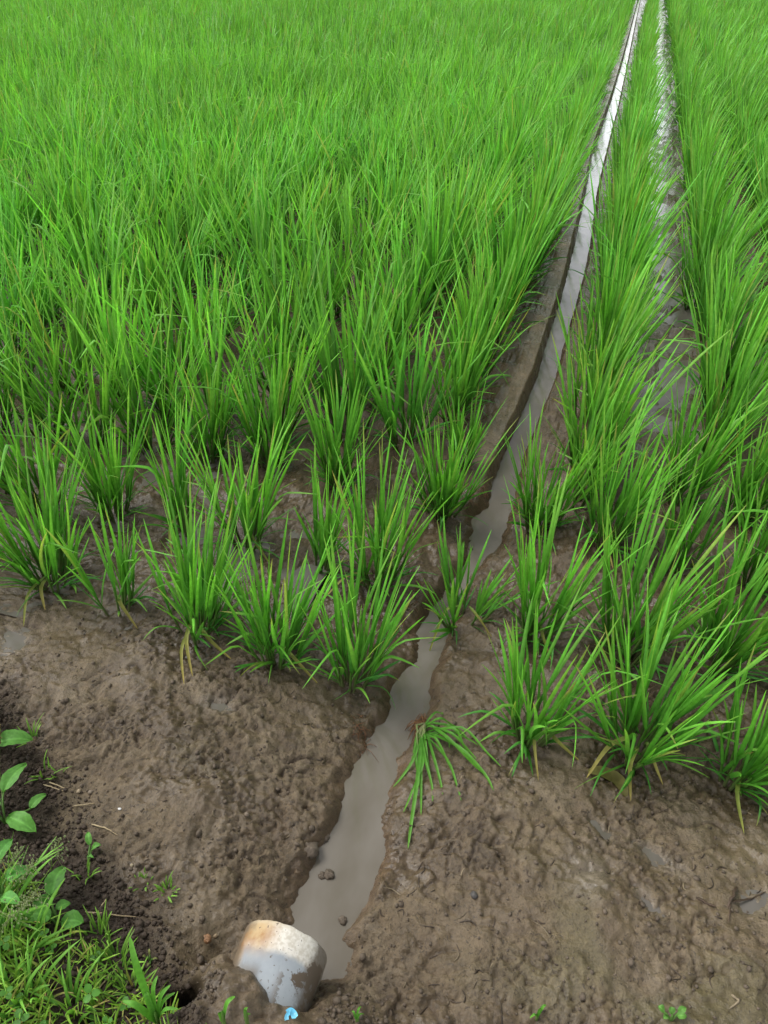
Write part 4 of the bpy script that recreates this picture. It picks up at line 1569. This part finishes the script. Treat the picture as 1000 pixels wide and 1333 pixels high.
# clover and chickweed leaflets among the blades
for k in range(420):
    i = int(rng.integers(0, n))
    if rng.uniform() > .25 + .75 * lush[i]:
        continue
    x, y, z = root[i]
    hz = rng.uniform(.012, .05)
    a0 = rng.uniform(0, 6.28)
    sz = rng.uniform(.006, .012)
    cl = np.array((.075, .215, .030)) * rng.uniform(.8, 1.25)
    for j in range(3):
        a = a0 + j * 2.09
        bv = np.array((x + .001 * math.cos(a), y + .001 * math.sin(a), z + hz))
        tv = np.array((x + sz * math.cos(a), y + sz * math.sin(a), z + hz + rng.normal(.001, .002)))
        acc.add(*path_ribbon([bv, (bv + tv) / 2 + np.array((0, 0, .001)), tv], sz * .8, cl, cl * 1.1, 5, .1, shape='oval'))
o = link('weedy_grass', acc.mesh('weedy_grass', M_WEED))
tag(o, 'short weedy grass and clover covering the levee corner', 'grass', kind='stuff')

# broad lush blades at the left edge of the levee turf
for k, (u, v, n_, h_, lab) in enumerate([(-6, 1195, 26, .12, 'lush broad bladed grass clump at the left edge under the seed heads'),
                                         (18, 1240, 20, .09, 'bright green grass clump left of the young plantain'),
                                         (30, 1300, 22, .09, 'grass clump at the bottom left corner of the levee'),
                                         (95, 1318, 18, .07, 'grass clump at the bottom edge in the middle of the turf')]):
    tuft((u, v), n_, h_, .03, lab, 'grass', (.095, .27, .035), (.19, .42, .06), (.003, .0065), 7, 'grass_clump', 5, 70)

# ------------------------------------------------------------------ daylight: bright overcast
SUN_EL, SUN_AZ = math.radians(60), math.radians(-85)
w = bpy.data.worlds.new('World')
scene.world = w
w.use_nodes = True
nt = w.node_tree
for n_ in list(nt.nodes):
    nt.nodes.remove(n_)
sky = nt.nodes.new('ShaderNodeTexSky')
sky.sky_type = 'NISHITA'
sky.sun_disc = False
sky.sun_elevation = SUN_EL
sky.sun_rotation = SUN_AZ
sky.air_density = 1.0
sky.dust_density = 6.0
sky.ozone_density = 1.0
hs = nt.nodes.new('ShaderNodeHueSaturation')
hs.inputs['Saturation'].default_value = .22
bg = nt.nodes.new('ShaderNodeBackground')
bg.inputs['Strength'].default_value = .15
wo = nt.nodes.new('ShaderNodeOutputWorld')
nt.links.new(sky.outputs[0], hs.inputs['Color'])
# added sky gradient, brighter at the horizon, to whiten far water and light blades
wtc = nt.nodes.new('ShaderNodeTexCoord')
wsp = nt.nodes.new('ShaderNodeSeparateXYZ')
nt.links.new(wtc.outputs['Generated'], wsp.inputs[0])
wmr = nt.nodes.new('ShaderNodeMapRange')
wmr.interpolation_type = 'SMOOTHSTEP'
wmr.inputs['From Min'].default_value = 0.0
wmr.inputs['From Max'].default_value = .62
wmr.inputs['To Min'].default_value = 7.0
wmr.inputs['To Max'].default_value = 1.0
nt.links.new(wsp.outputs['Z'], wmr.inputs['Value'])
wsc = nt.nodes.new('ShaderNodeVectorMath')
wsc.operation = 'SCALE'
nt.links.new(hs.outputs[0], wsc.inputs[0])
nt.links.new(wmr.outputs[0], wsc.inputs['Scale'])
nt.links.new(wsc.outputs[0], bg.inputs['Color'])
nt.links.new(bg.outputs[0], wo.inputs['Surface'])
sl = bpy.data.lights.new('sun', 'SUN')
sl.energy = 1.25
sl.angle = math.radians(22)
sl.color = (1.0, .97, .92)
so = bpy.data.objects.new('sun', sl)
COL.objects.link(so)
so.location = (0, 0, 10)
# the sky's sun stands at azimuth SUN_AZ measured from +Y toward +X
dirv = Vector((math.sin(SUN_AZ) * math.cos(SUN_EL), math.cos(SUN_AZ) * math.cos(SUN_EL), math.sin(SUN_EL)))
so.rotation_euler = dirv.to_track_quat('Z', 'Y').to_euler()

scene.view_settings.view_transform = 'Standard'
scene.view_settings.look = 'None'
scene.view_settings.exposure = 0
scene.view_settings.gamma = 1
scene.render.engine = 'CYCLES'
scene.cycles.max_bounces = 8
scene.cycles.transmission_bounces = 4
